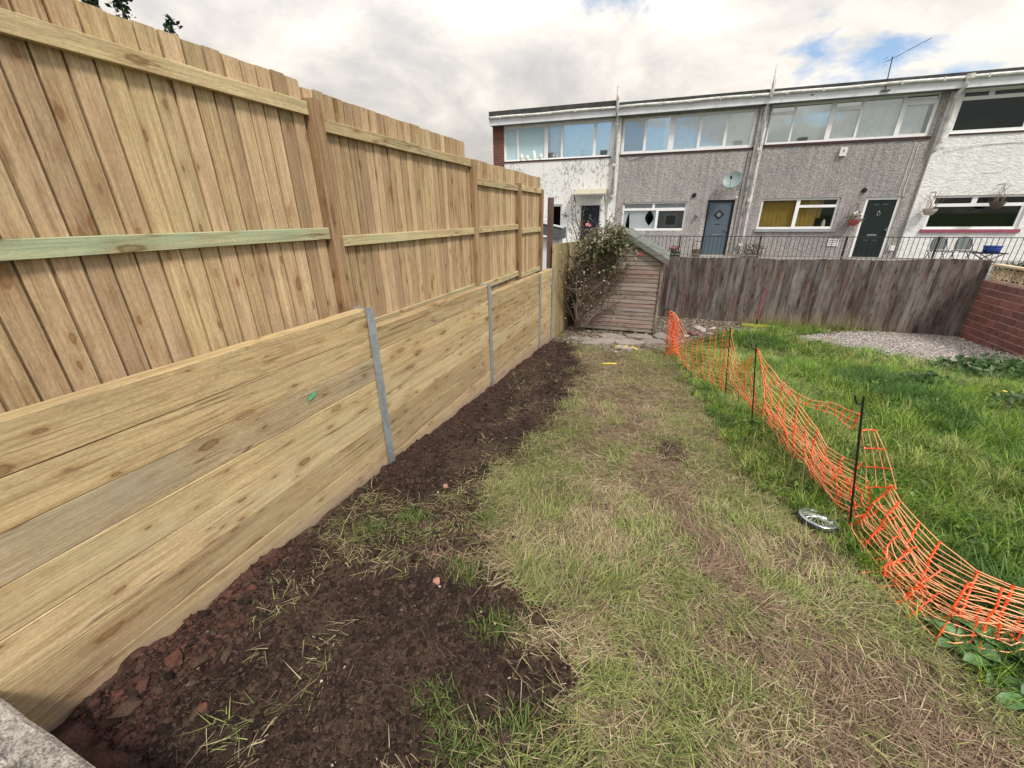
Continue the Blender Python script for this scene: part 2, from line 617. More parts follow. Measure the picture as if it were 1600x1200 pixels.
def brick_mat():
    t = NT('red_quoin_brick')
    b = t.node('ShaderNodeTexBrick')
    cb = t.node('ShaderNodeCombineXYZ')
    sp = t.node('ShaderNodeSeparateXYZ')
    t.l.new(t.node('ShaderNodeTexCoord').outputs['Object'], sp.inputs[0])
    t.l.new(t.math('ADD', sp.outputs[0], sp.outputs[1]), cb.inputs[0])
    t.l.new(sp.outputs[2], cb.inputs[1])
    t.l.new(cb.outputs[0], b.inputs['Vector'])
    b.inputs['Color1'].default_value = (.17, .055, .038, 1)
    b.inputs['Color2'].default_value = (.11, .036, .028, 1)
    b.inputs['Mortar'].default_value = (.20, .16, .14, 1)
    b.inputs['Scale'].default_value = 1
    b.inputs['Brick Width'].default_value = .225
    b.inputs['Row Height'].default_value = .075
    b.inputs['Mortar Size'].default_value = .008
    return t.bsdf(b.outputs[0], .85, None, 0, .2)


M['quoin'] = brick_mat()


def glass(name, refl, tint, gl=(.92, .97, 1.0), rough=0.02):
    t = NT(name)
    tr = t.node('ShaderNodeBsdfTransparent')
    t.put(tr.inputs[0], tint)
    gn = t.node('ShaderNodeBsdfGlossy')
    t.put(gn.inputs[0], gl)
    gn.inputs['Roughness'].default_value = rough
    lw = t.node('ShaderNodeLayerWeight')
    lw.inputs[0].default_value = 0.35
    f = t.math('ADD', t.math('MULTIPLY', lw.outputs[0], 0.6), refl)
    mx = t.node('ShaderNodeMixShader')
    t.l.new(f, mx.inputs[0])
    t.l.new(tr.outputs[0], mx.inputs[1])
    t.l.new(gn.outputs[0], mx.inputs[2])
    t.l.new(mx.outputs[0], t.out.inputs[0])
    return t.m


M['glass_sky'] = glass('bright_window_glass', 0.42, (.93, .97, .97), (.88, .97, .97))
M['glass_mid'] = glass('window_glass', 0.24, (.95, .97, .98), (.90, .97, .98))
M['glass_dark'] = glass('dark_window_glass', 0.03, (.35, .42, .42), (.8, .9, .9))
M['glass_clear'] = glass('clear_window_glass', 0.02, (.88, .92, .92), (.8, .9, .9))
M['glass_frost'] = None


def frost():
    t = NT('patterned_window_film')
    v = t.voro(t.coords(), 34)
    c = t.ramp(v.outputs['Distance'], [(0.05, (.62, .74, .76)), (0.35, (.38, .55, .60)), (0.6, (.50, .66, .70))])
    return t.bsdf(c, .12, None, 0, .6)


M['glass_frost'] = frost()
M['upvc'] = plain('white_window_frame', (.80, .81, .82), .35, 0, .04, 4, .4)
M['fascia'] = plain('white_fascia_paint', (.68, .70, .74), .5, 0, .10, 2.5)
M['gutter'] = plain('grimy_white_gutter', (.62, .62, .60), .5, 0, .28, 5)
M['felt'] = plain('dark_roof_felt', (.055, .058, .055), .9, 0, .35, 4)
M['roofgrey'] = plain('slate_roof', (.10, .11, .115), .8, 0, .2, 5)
M['sillred'] = plain('dark_red_sill_tile', (.055, .026, .026), .7, 0, .2, 6)
M['sillpink'] = plain('maroon_painted_sill', (.30, .075, .11), .6, 0, .1, 6)
M['sillgrey'] = plain('grey_stone_sill', (.30, .31, .34), .8, 0, .12, 6)
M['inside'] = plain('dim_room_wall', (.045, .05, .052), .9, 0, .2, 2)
M['inside_teal'] = plain('pale_room_wall', (.56, .63, .61), .9, 0, .2, 2)
M['curtain_white'] = plain('white_curtain', (.84, .88, .89), .9, 0, .08, 5)
M['curtain_blue'] = plain('pale_blue_curtain', (.66, .75, .85), .9, 0, .08, 5)
M['curtain_gold'] = plain('ochre_curtain', (.42, .275, .065), .9, 0, .12, 5)
M['blind'] = plain('dark_blind_slat', (.030, .027, .024), .6, 0, .15, 5)
M['door_blue'] = plain('slate_blue_door', (.085, .118, .150), .4, 0, .05, 4, .4)
M['door_black'] = plain('black_green_door', (.010, .018, .018), .35, 0, .1, 4, .4)
M['door_navy'] = plain('navy_door', (.010, .013, .022), .35, 0, .1, 4, .4)
M['black'] = plain('black_paint', (.012, .012, .013), .5, 0, .15, 8, .4)
M['iron'] = plain('black_iron_railing', (.035, .034, .036), .6, 0, .25, 8, .4)
M['silver'] = plain('silver_metal', (.50, .52, .54), .32, 0.9, .08, 8, .5)
M['dishgrey'] = plain('grey_green_dish', (.235, .305, .305), .5, 0, .08, 4, .4)
M['canopy'] = plain('sandy_door_canopy', (.42, .385, .31), .7, 0, .12, 5)
M['white'] = plain('white_plastic', (.72, .71, .66), .5, 0, .06, 5, .4)
M['terracotta'] = plain('red_basket_pot', (.35, .085, .075), .6, 0, .12, 8)
M['brownpot'] = plain('brown_planter', (.11, .085, .065), .7, 0, .2, 8)
M['greenpot'] = plain('dark_green_planter', (.012, .055, .035), .45, 0, .12, 8, .4)
M['bluetub'] = plain('blue_plastic_tub', (.012, .052, .30), .35, 0, .1, 6, .5)
M['chairgrey'] = plain('grey_chair_fabric', (.165, .185, .185), .8, 0, .1, 8)
M['pink'] = plain('pink_petal', (.75, .30, .32), .6, 0, .15, 30)
M['red'] = plain('red_petal', (.50, .05, .07), .6, 0, .15, 30)
M['deadleaf'] = plain('dead_tan_leaf', (.27, .19, .13), .8, 0, .2, 20)
M['orange'] = plain('orange_barrier_plastic', (.86, .095, .022), .42, 0, .10, 12, .4)
M['orange_pale'] = plain('faded_orange_strand', (.90, .40, .20), .45, 0, .15, 9, .4)
M['lime'] = plain('lime_yellow_plastic', (.42, .47, .06), .5, 0, .1, 6)
M['yellow'] = plain('yellow_plastic', (.70, .55, .06), .5, 0, .1, 6)
M['magenta'] = plain('crimson_handle_paint', (.24, .018, .04), .5, 0, .1, 6)
M['weedstem'] = plain('green_weed_stem', (.09, .13, .05), .6)
M['bark'] = plain('grey_brown_stem', (.155, .118, .092), .85, 0, .3, 25)
M['clayfrag'] = plain('pale_red_brick_piece', (.40, .19, .15), .85, 0, .2, 25)
M['tarmac'] = plain('terrace_paving', (.24, .235, .23), .9, 0, .2, 4)
M['whitewall'] = plain('white_garage_wall', (.74, .76, .78), .8, 0, .06, 3)


def stone(name, a, b, rough=.9, scale=7, bump=.5):
    t = NT(name)
    n = t.noise(t.coords(rand=30), scale, 7, .68)
    n2 = t.noise(t.coords(rand=11), scale * 7, 3, .6)
    c = t.mix(.5, t.ramp(n, [(.3, a), (.7, b)]), t.ramp(n2, [(.3, a), (.7, b)]))
    c = t.mix(1.0, c, t.ramp(t.rand(), [(0, .75), (1, 1.2)]), 'MULTIPLY')
    return t.bsdf(c, rough, t.bump(n2, bump, .01), 0, .2)


M['slab'] = stone('broken_concrete', (.15, .125, .105), (.36, .32, .29))
M['rock'] = stone('grey_pink_rock', (.20, .16, .15), (.46, .41, .39))
M['redrock'] = stone('reddish_rubble_stone', (.11, .055, .05), (.26, .14, .125))
M['screen'] = stone('cream_screen_block', (.43, .33, .22), (.62, .52, .37), scale=5)


def paintbrick():
    t = NT('red_painted_brick')
    sp = t.node('ShaderNodeSeparateXYZ')
    t.l.new(t.node('ShaderNodeNewGeometry').outputs['Position'], sp.inputs[0])
    n = t.noise(t.coords(rand=30), 9, 6, .65)
    c = t.ramp(n, [(.3, (.150, .066, .060)), (.7, (.240, .112, .100))])
    c = t.mix(1.0, c, t.ramp(t.rand(), [(0, (.70, .74, .80)), (1, (1.25, 1.15, 1.1))]), 'MULTIPLY')
    w = t.math('MULTIPLY', t.ramp(sp.outputs[2], [(0.05, .0), (.35, 1.0)]), t.ramp(t.noise(t.coords(rand=17), 13, 6, .7), [(.46, 0.0), (.70, .75)]))
    c = t.mix(w, c, (.20, .155, .155))      # worn, greyer upper courses
    return t.bsdf(c, .85, t.bump(n, .5, .01), 0, .2)


M['pbrick'] = paintbrick()
M['mortar'] = stone('pale_pink_mortar', (.27, .16, .145), (.50, .37, .335), scale=20)


def patio_mat():
    t = NT('weathered_concrete_edge')
    n = t.noise(t.coords((1, 2.0, 1)), 13, 10, .80, .8)
    n2 = t.noise(t.coords((1.4, 2.2, 1)), 60, 5, .7)
    c = t.ramp(n, [(.38, (.070, .058, .060)), (.47, (.17, .145, .14)), (.53, (.42, .37, .33)), (.60, (.80, .74, .66))])
    sp = t.node('ShaderNodeSeparateXYZ')
    t.l.new(t.node('ShaderNodeNewGeometry').outputs['Position'], sp.inputs[0])
    c = t.mix(t.math('MULTIPLY', t.ramp(sp.outputs[1], [(.09, 0.0), (.135, 1.0)]), t.ramp(n2, [(.35, .15), (.6, .75)])), c, (.66, .60, .53))     # worn pale arris
    c = t.mix(1.0, c, t.ramp(n2, [(.3, .6), (.7, 1.35)]), 'MULTIPLY')
    return t.bsdf(c, .9, t.bump(t.math('ADD', n, n2), .9, .02), 0, .2)


M['patio'] = patio_mat()
M['terrain'] = vcol('garden_ground_surface', .95, 0, .55, .9, 95)
M['blade'] = vcol('grass_blade', .5, .22)
M['straw'] = vcol('dry_grass_blade', .7, .2)
M['clod'] = vcol('soil_clod', .95, 0, .5, 1.0, 170)
M['pebble'] = vcol('gravel_stone', .85)
M['leaf'] = vcol('leaf', .5, .3)

# ------------------------------------------------------------------ ground
GY = [-3, 0, 2.6, 4.5, 6, 8.3, 12.3, 20]
GZ = [.12, .06, -.04, -.18, -.30, -.44, -.69, -.75]


def base_z(y):
    y = np.asarray(y, float)
    return (np.interp(y - .4, GY, GZ) + np.interp(y, GY, GZ) + np.interp(y + .4, GY, GZ)) / 3


def poly_sd(x, y, P):
    P = np.array(P, float)
    x, y = np.asarray(x, float), np.asarray(y, float)
    d = np.full(x.shape, 1e9)
    ins = np.zeros(x.shape, bool)
    for (ax, ay), (bx, by) in zip(P, np.roll(P, -1, 0)):
        ex, ey = bx - ax, by - ay
        t = np.clip(((x - ax) * ex + (y - ay) * ey) / (ex * ex + ey * ey), 0, 1)
        d = np.minimum(d, np.hypot(x - ax - t * ex, y - ay - t * ey))
        c = ((ay > y) != (by > y))
        with np.errstate(divide='ignore', invalid='ignore'):
            xi = (bx - ax) * (y - ay) / (by - ay if by != ay else 1e-9) + ax
        ins ^= c & (x < xi)
    return np.where(ins, -d, d)


SOIL_A = [(-2.4, 8.35), (-1.9, 8.2), (-1.45, 7.7), (-1.20, 6.5), (-1.08, 5.46), (-.96, 3.66), (-1.12, 2.94), (-1.3, 2.40), (-1.65, 2.12), (-2.4, 1.98)]
SOIL_B = [(-2.4, 1.70), (-1.9, 1.52), (-1.32, 1.60), (-.90, 1.66), (-.58, 1.50), (-.46, 1.24), (-.46, 1.0), (-.55, .6), (-.62, .0), (-2.4, .0)]
SOIL_M = [(-2.4, 2.05), (-1.65, 2.15), (-1.25, 2.45), (-.9, 2.0), (-.75, 1.6), (-1.3, 1.5), (-2.4, 1.6)]
CLAY = [(-2.4, 1.45), (-2.11, 1.4), (-2.02, 1.1), (-1.92, .75), (-1.76, .3), (-1.72, .1), (-2.4, .1)]
GRAVEL = [(2.9, 10.55), (3.6, 9.95), (4.3, 9.55), (4.85, 8.75), (5.3, 8.75), (5.9, 9.35), (6.6, 9.8), (6.7, 12.3), (5.2, 12.3), (4.2, 11.6), (3.4, 11.1)]
RUBBLE = [(-2.1, 8.2), (-1.5, 7.85), (-.73, 7.65), (-.1, 8.0), (.3, 8.5), (1.5, 10.6), (2.6, 11.4), (2.4, 12.3), (-2.1, 12.3)]
LX = [1.95, 1.75, 1.58, 1.48, 1.38, 1.02, .88, .62, .25, .10, .1]
LYY = [0.0, 1.8, 1.92, 2.2, 2.6, 3.2, 4.1, 5.9, 7.8, 9, 13]


def zones(x, y):
    n1 = fbm(x * 2.3, y * 2.3, 4, 1) - .5
    n2 = fbm(x * 9, y * 9, 3, 5) - .5
    e = n1 * .55 + n2 * .22
    soil = np.maximum(sstep(.24, -.16, poly_sd(x, y, SOIL_A) + e), sstep(.26, -.16, poly_sd(x, y, SOIL_B) + e * 1.6))
    soil = np.maximum(soil, .80 * sstep(.25, -.12, poly_sd(x, y, SOIL_M) + e))
    bare = sstep(.17, .08, np.hypot((x - .28) * .9, (y - 3.75) * .6) + e * .2)
    soil = np.maximum(soil, bare * .9)
    clay = sstep(.10, -.08, poly_sd(x, y, CLAY) + e * .6) * sstep(.38, .56, fbm(x * 5, y * 5, 3, 9) + .08)
    grav = sstep(.10, -.10, poly_sd(x, y, GRAVEL) + e * .5)
    rub = sstep(.12, -.12, poly_sd(x, y, RUBBLE) + e * .8)
    lush = sstep(-.12, .16, x - np.interp(y, LYY, LX) + e * .8) * (1 - rub) * (1 - grav)
    return soil, clay, grav, rub, lush


def ground_z(x, y, fine=True):
    x, y = np.asarray(x, float), np.asarray(y, float)
    soil, clay, grav, rub, lush = zones(x, y)
    z = base_z(y) + (fbm(x * 1.3, y * 1.3, 3, 21) - .5) * .07
    z = z + lush * .015
    if fine:
        lump = (fbm(x * 9, y * 9, 4, 31, .6) - .5)
        z = z + soil * (lump * .085 + (fbm(x * 28, y * 28, 3, 41) - .5) * .022)
        z = z + clay * (fbm(x * 11, y * 11, 4, 51, .6) * .085)
        z = z + (1 - soil) * lump * .025 + rub * lump * .06
        z = z + sstep(.35, .0, x + 2.18) * sstep(2.2, .5, y) * .03
    return z


xs = np.concatenate([[-600, -120, -30, -8, -3.5, -2.35], np.arange(-2.25, 2.0, .024), np.arange(2.0, 7.0, .06), [7.4, 8.5, 12, 40, 150, 600]])
ys = np.concatenate([[-600, -120, -30, -6, -1.5, -.2], np.arange(.15, 3.2, .022), np.arange(3.2, 6, .035), np.arange(6, 12.5, .06), [12.8, 13.6, 16, 40, 150, 600]])
gx, gy = np.meshgrid(xs, ys)
X, Y = gx.ravel(), gy.ravel()
inside = (X > -2.4) & (X < 7.2) & (Y > -.3) & (Y < 12.7)
Z = np.where(inside, ground_z(X, Y), base_z(np.clip(Y, -3, 20)))
soil, clay, grav, rub, lush = zones(X, Y)
cn = fbm(X * 3, Y * 3, 4, 61)
cn2 = fbm(X * 22, Y * 22, 3, 71)
cn3 = fbm(X * 1.1, Y * 1.1, 3, 77)


def lerp(a, b, t):
    t = np.asarray(t)[..., None]
    return np.asarray(a) * (1 - t) + np.asarray(b) * t


dry_c = lerp((.065, .045, .030), (.200, .150, .085), sstep(.3, .7, cn2 * .6 + cn * .4))
dry_c = lerp(dry_c, (.085, .055, .040), sstep(.58, .72, cn) * .7)
dry_c = lerp(dry_c, (.100, .105, .035), sstep(.45, .62, cn3) * .5)
lush_c = lerp((.045, .075, .018), (.085, .125, .028), cn2)
soil_c = lerp((.018, .0112, .0088), (.050, .031, .0235), sstep(.25, .75, cn2))
soil_c = lerp(soil_c, (.080, .052, .038), sstep(.50, .66, cn) * .55)
soil_c = lerp(soil_c, (.060, .030, .022), sstep(.55, .0, X + 2.2) * .5)
clay_c = lerp((.036, .019, .015), (.098, .050, .038), sstep(.3, .7, cn2))
grav_c = lerp((.17, .150, .138), (.36, .325, .305), cn2)
rub_c = lerp((.085, .068, .055), (.26, .22, .19), sstep(.3, .75, cn2))
C = lerp(dry_c, lush_c, lush)
C = lerp(C, rub_c, rub * .9)
C = lerp(C, grav_c, grav)
C = lerp(C, soil_c, soil)
C = lerp(C, clay_c, clay)
nx, ny = len(xs), len(ys)
ii = (np.arange(ny - 1)[:, None] * nx + np.arange(nx - 1)[None]).ravel()
gme = np_mesh('ground', np.stack([X, Y, Z], 1), np.stack([ii, ii + 1, ii + nx + 1, ii + nx], 1), None, C)
ground = np_obj('ground', gme, M['terrain'])
tag(ground, kind='structure')

# raised ground of the garden behind the sleeper wall
m = MB()
m.box(-40, -2.60, -6, 8.3, -.5, .80)
o = m.build('raised_ground', M['terrain'])
tag(o, kind='structure')

# patio edge at the near left corner
m = MB()
nseg = 60
for i in range(nseg):
    a, b = -2.17 + 8.2 * i / nseg, -2.17 + 8.2 * (i + 1) / nseg
    ya, yb = .19 + .005 * (vnoise(a * 9, 1.0) - .5), .19 + .005 * (vnoise(b * 9, 1.0) - .5)
    m.add([(a, -3, .46), (b, -3, .46), (b, yb - .012, .46), (a, ya - .012, .46), (a, ya, .447), (b, yb, .447), (a, ya, -.05), (b, yb, -.05)],
          [(0, 1, 2, 3), (3, 2, 5, 4), (4, 5, 7, 6)])
o = m.build('patio', M['patio'])
tag(o, kind='structure')

# ------------------------------------------------------------------ sleeper retaining wall
rw = root('retaining_wall', (-2.18, 2.5, 0), 'new timber sleeper retaining wall between galvanised steel posts along the soil strip', 'retaining wall')


def sleeper_mesh(L, h, seed):
    r = random.Random(seed)
    prof = [(-.05, -.5), (.0465, -.5), (.05, -.485), (.05, .485), (.0465, .5), (-.05, .5)]
    m = MB()
    ns = 8
    for i in range(ns + 1):
        y = -L / 2 + L * i / ns
        wob = (r.random() - .5) * .006
        for (px, pz) in prof:
            m.v.append((px + wob, y, pz * h + (r.random() - .5) * .004))
    k = len(prof)
    for i in range(ns):
        for j in range(k):
            j2 = (j + 1) % k
            m.f.append((i * k + j, (i + 1) * k + j, (i + 1) * k + j2, i * k + j2))
    m.f.append(tuple(range(k)))
    m.f.append(tuple(ns * k + j for j in range(k))[::-1])
    return m


bays = [(.04, 2.555, 1.395, 8), (2.565, 4.955, 1.225, 8), (4.965, 7.335, 1.085, 8), (7.345, 8.20, 1.07, 8)]
SH = .2
sl_meshes = {}
for bi, (y0, y1, top, cnt) in enumerate(bays):
    L = y1 - y0
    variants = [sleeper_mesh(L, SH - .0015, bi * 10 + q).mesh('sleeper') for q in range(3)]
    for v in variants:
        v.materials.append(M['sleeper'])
    for k in range(cnt):
        z = top - SH * (k + .5)
        off = (random.random() - .5) * .006
        tilt = (random.random() - .5) * .002
        grey = (bi == 0 and k == 2)
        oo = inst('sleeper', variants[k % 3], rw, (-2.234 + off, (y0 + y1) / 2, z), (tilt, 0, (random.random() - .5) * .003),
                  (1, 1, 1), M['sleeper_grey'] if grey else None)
        if grey:
            oo['label'] = 'greyer sleeper with dark knots and a green paint mark'
# green paint mark on the grey sleeper
m = MB()
gy0, gz0 = 1.83, .905
m.add([(-2.176, gy0, gz0), (-2.176, gy0 + .07, gz0 + .028), (-2.176, gy0 + .07, gz0 + .058), (-2.176, gy0, gz0 + .033)], [(0, 1, 2, 3)])
m.build('paint_mark', plain('green_paint_mark', (.10, .42, .20), .7, 0, .25, 40), rw)
for (yc, top, bot) in ((.0, 1.40, -.3), (2.565, 1.405, -.3), (4.96, 1.24, -.35), (7.34, 1.08, -.6), (8.235, 1.075, -.7)):
    m = MB()
    h = .041
    m.box(-2.178, -2.168, yc - h, yc + h, bot, top)          # front flange
    m.box(-2.290, -2.178, yc - .0035, yc + .0035, bot, top - .001)  # web
    m.box(-2.300, -2.290, yc - h, yc + h, bot, top)          # rear flange
    m.build('steel_post', M['steel'], rw, at=(-2.23, yc, float(base_z(yc))))

# ------------------------------------------------------------------ tall close board fence
cf = root('close_board_fence', (-2.44, 3.0, .8), 'tall new close-board timber fence standing behind the sleeper wall', 'fence')


def feather_board(w, h, lap=.022):
    """one pale with the lapped lip that closes the groove to its neighbour"""
    m = MB()
    r = random.Random(int(w * 1e4))
    ns = 3
    prof = ((0.0, -w / 2), (0.0, w / 2 - .002), (-.002, w / 2), (-.019, w / 2), (-.019, w / 2 + lap), (-.026, w / 2 + lap), (-.026, -w / 2))
    k = len(prof)
    for i in range(ns + 1):
        z = h * i / ns
        jx = (r.random() - .5) * .003
        for (x, y) in prof:
            m.v.append((x + jx, y, z))
    for i in range(ns):
        for j in range(k):
            j2 = (j + 1) % k
            m.f.append((i * k + j, i * k + j2, (i + 1) * k + j2, (i + 1) * k + j))
    m.f.append(tuple(range(k))[::-1])
    m.f.append(tuple(ns * k + j for j in range(k)))
    return m


fence_bays = [(-.6, 2.53, 1.115, .106), (2.55, 4.985, 1.085, .0985), (5.03, 8.12, .935, .0985)]
for (y0, y1, zb, sp) in fence_bays:
    n = int(round((y1 - y0) / sp))
    fb = [feather_board((y1 - y0) / n - .0125 + .001 * q, 1.80).mesh('board') for q in range(3)]
    for q in fb:
        q.materials.append(M['board'])
    for i in range(n):
        y = y0 + (i + .5) * (y1 - y0) / n + (random.random() - .5) * .003
        zz_ = zb + (random.random() - .5) * .012
        inst('board', random.choice(fb), cf, (-2.450 - random.random() * .004, y, zz_), ((random.random() - .5) * .003, (random.random() - .5) * .003, math.radians(random.uniform(-3.5, 1.0))))


def rail(y0, y1, ztop, mat, x=-2.411):
    m = MB()
    d, h = .036, .078
    ns = 4
    for i in range(ns + 1):
        y = y0 + (y1 - y0) * i / ns
        j = (random.random() - .5) * .004
        m.v += [(x, y, ztop - h + j), (x, y, ztop - .004 + j), (x - .004, y, ztop + j), (x - d, y, ztop + j), (x - d, y, ztop - h + j)]
    for i in range(ns):
        for j in range(5):
            j2 = (j + 1) % 5
            m.f.append((i * 5 + j2, i * 5 + j, (i + 1) * 5 + j, (i + 1) * 5 + j2))
    m.f += [(0, 1, 2, 3, 4), tuple(ns * 5 + j for j in (4, 3, 2, 1, 0))]
    return m.build('rail', mat, cf, at=(x, (y0 + y1) / 2, ztop))


for (y0, y1, z, mt) in ((-.5, .0, 2.79, 'rail'), (.102, 2.535, 2.79, 'rail'), (2.652, 5.065, 2.715, 'rail'), (5.175, 6.785, 2.525, 'rail'), (6.895, 8.095, 2.54, 'rail'),
                        (-.5, .0, 2.0, 'rail_green'), (.102, 2.535, 2.0, 'rail_green'), (2.652, 5.065, 1.935, 'rail'), (5.175, 6.785, 1.945, 'rail'), (6.895, 8.095, 1.868, 'rail'),
                        (.102, 2.535, 1.30, 'rail'), (2.652, 5.065, 1.22, 'rail'), (5.175, 6.785, 1.185, 'rail'), (6.895, 8.095, 1.125, 'rail')):
    o = rail(y0, y1, z, M[mt])
    if mt == 'rail_green':
        o['label'] = 'green tinted middle rail'
for (y0, ztop) in ((.0, 2.85), (2.545, 2.815), (5.07, 2.715), (6.79, 2.56), (8.10, 2.535)):
    m = MB()
    x0, x1, y1 = -2.49, -2.388, y0 + .10
    ns = 5
    for i in range(ns + 1):
        z = .3 + (ztop - .3) * i / ns
        tw = (random.random() - .5) * .004
        c = .004
        for (x, y) in ((x0, y0), (x1 - c, y0), (x1, y0 + c), (x1, y1 - c), (x1 - c, y1), (x0, y1)):
            m.v.append((x + tw, y + tw * .6, z))
    for i in range(ns):
        for j in range(6):
            j2 = (j + 1) % 6
            m.f.append((i * 6 + j, i * 6 + j2, (i + 1) * 6 + j2, (i + 1) * 6 + j))
    m.f.append(tuple(ns * 6 + j for j in range(6)))
    m.build('post', M['post'], cf, at=(-2.44, y0 + .05, 1.0))

# lower fence beyond the sleeper wall, and the old post between them
lf = root('low_fence', (-2.2, 10.2, -.55), 'lower pale board fence running on from the sleeper wall to behind the rose', 'fence')
lb = feather_board(.134, 2.06).mesh('board')
lb.materials.append(M['low_board'])
for i in range(27):
    y = 8.36 + i * .143
    inst('board', lb, lf, (-2.19, y, -.52 - (y - 8.3) * .03), ((random.random() - .5) * .004, 0, math.radians(random.uniform(-2, 1))))
for (z0) in (1.1, .0):
    MB().box(-2.27, -2.215, 8.36, 12.1, z0, z0 + .08).build('rail', M['low_board'], lf)
op = root('old_fence_post', (-2.30, 8.42, -.5), 'dark old brown post at the end of the tall fence', 'post')
MB().box(-2.345, -2.245, 8.33, 8.43, -.6, 2.40).build('shaft', M['darkpost'], op)
MB().box(-2.242, -2.232, 8.36, 8.42, .95, 1.15).build('bracket', M['silver'], op)

# ------------------------------------------------------------------ weathered fence across the end
bf = root('back_fence', (3.2, 12.32, -.69), 'weathered grey-brown board fence across the end of the garden', 'fence')
bm_ = []
for q in range(4):
    m = MB()
    w, h = .118 + .004 * q, 1.72
    r = random.Random(q)
    ns = 5
    for i in range(ns + 1):
        z = h * i / ns
        j = (r.random() - .5) * .008
        m.v += [(-w / 2, -.012 + j, z), (w / 2, -.004 + j, z), (w / 2, .006 + j, z), (-w / 2, .006 + j, z)]
    for i in range(ns):
        for j in range(4):
            j2 = (j + 1) % 4
            m.f.append((i * 4 + j, i * 4 + j2, (i + 1) * 4 + j2, (i + 1) * 4 + j))
    m.f += [(3, 2, 1, 0), tuple(ns * 4 + j for j in range(4))]
    me = m.mesh('board')
    me.materials.append(M['old_board'])
    bm_.append(me)
nb = 76
for i in range(nb):
    x = -.62 + i * .0985
    if x > 6.70:
        break
    ztop = 1.0 + .015 * math.sin(i * .31) + (random.random() - .5) * .02 + max(0, x - 3.5) * .022
    inst('board', random.choice(bm_), bf, (x, 12.30 + (random.random() - .5) * .008, ztop - 1.72), (0, (random.random() - .5) * .014, math.radians(-4 + random.random() * 2)))
for z in (.62, -.1):
    MB().box(-.7, 6.69, 12.315, 12.36, z, z + .08).build('rail', M['old_board'], bf)
MB().box(-.7, 6.69, 12.295, 12.335, 1.055, 1.075).build('capping', M['trim'], bf)

# ------------------------------------------------------------------ brick garden wall with screen blocks
bw = root('brick_wall', (6.78, 10.4, -.65), 'low red painted brick garden wall topped with cream screen blocks', 'wall')
m = MB()
m.box(6.693, 6.86, 8.3, 12.26, -1.0, .655)
m.build('mortar_core', M['mortar'], bw)
bme = MB()
bl, bh = .300, .130
bme.add([(0, 0, 0), (0, bl, 0), (0, bl, bh), (0, 0, bh), (-.018, .006, .006), (-.018, bl - .006, .006), (-.018, bl - .006, bh - .006), (-.018, .006, bh - .006)],
        [(4, 7, 6, 5), (0, 4, 5, 1), (1, 5, 6, 2), (2, 6, 7, 3), (3, 7, 4, 0)])
bme = bme.mesh('brick')
bme.materials.append(M['pbrick'])
for c in range(10):
    z = .655 - .008 - (c + 1) * .146
    y = 12.25 - bl - (0 if c % 2 else .155)
    if not c % 2:
        inst('brick', bme, bw, (6.702, 12.25 - .145, z), (0, 0, 0), (1, .48, 1))
    while y > 8.4:
        inst('brick', bme, bw, (6.702 - random.random() * .004, y, z + (random.random() - .5) * .004), (0, (random.random() - .5) * .01, 0))
        y -= bl + .01
# dark green ivy behind the screen blocks
iv = root('ivy_hedge', (7.15, 11.4, 0), 'dark green ivy showing behind and above the cream screen blocks', 'hedge')
# pierced screen blocks
sm = MB()
s_ = .30
T = .028
sm.box(-T / 2, T / 2, 0, s_, 0, .022).box(-T / 2, T / 2, 0, s_, s_ - .022, s_).box(-T / 2, T / 2, 0, .022, .022, s_ - .022).box(-T / 2, T / 2, s_ - .022, s_, .022, s_ - .022)


def bar2(m, a, b, w, T):
    ax, az = a
    bx, bz = b
    dx, dz = bx - ax, bz - az
    L = math.hypot(dx, dz)
    nx_, nz_ = -dz / L * w / 2, dx / L * w / 2
    P = [(ax + nx_, az + nz_), (ax - nx_, az - nz_), (bx - nx_, bz - nz_), (bx + nx_, bz + nz_)]
    m.add([(-T / 2, p, q) for p, q in P] + [(T / 2, p, q) for p, q in P],
          [(0, 3, 2, 1), (4, 5, 6, 7), (0, 1, 5, 4), (1, 2, 6, 5), (2, 3, 7, 6), (3, 0, 4, 7)])


for a, b in (((.02, .02), (.28, .28)), ((.28, .02), (.02, .28)), ((.15, .02), (.15, .28)), ((.02, .15), (.28, .15))):
    bar2(sm, a, b, .013, T * .9)
for k in range(12):
    a0, a1 = 2 * math.pi * k / 12, 2 * math.pi * (k + 1) / 12
    bar2(sm, (.15 + .095 * math.cos(a0), .15 + .095 * math.sin(a0)), (.15 + .095 * math.cos(a1), .15 + .095 * math.sin(a1)), .013, T * .8)
sme = sm.mesh('screen_block')
sme.materials.append(M['screen'])
for i in range(13):
    inst('screen_block', sme, bw, (6.77, 12.22 - .302 * (i + 1), .66))
MB().box(6.70, 6.85, 8.3, 12.24, .962, 1.0).build('coping', M['screen'], bw)

# ------------------------------------------------------------------ terrace in front of the houses
m = MB()
m.plate(-30, 30, -1.2, .50, [], 14.75, 14.95)
m.box(-30, 30, 14.95, 30, -1.2, .497)
o = m.build('terrace', M['tarmac'])
tag(o, kind='structure')

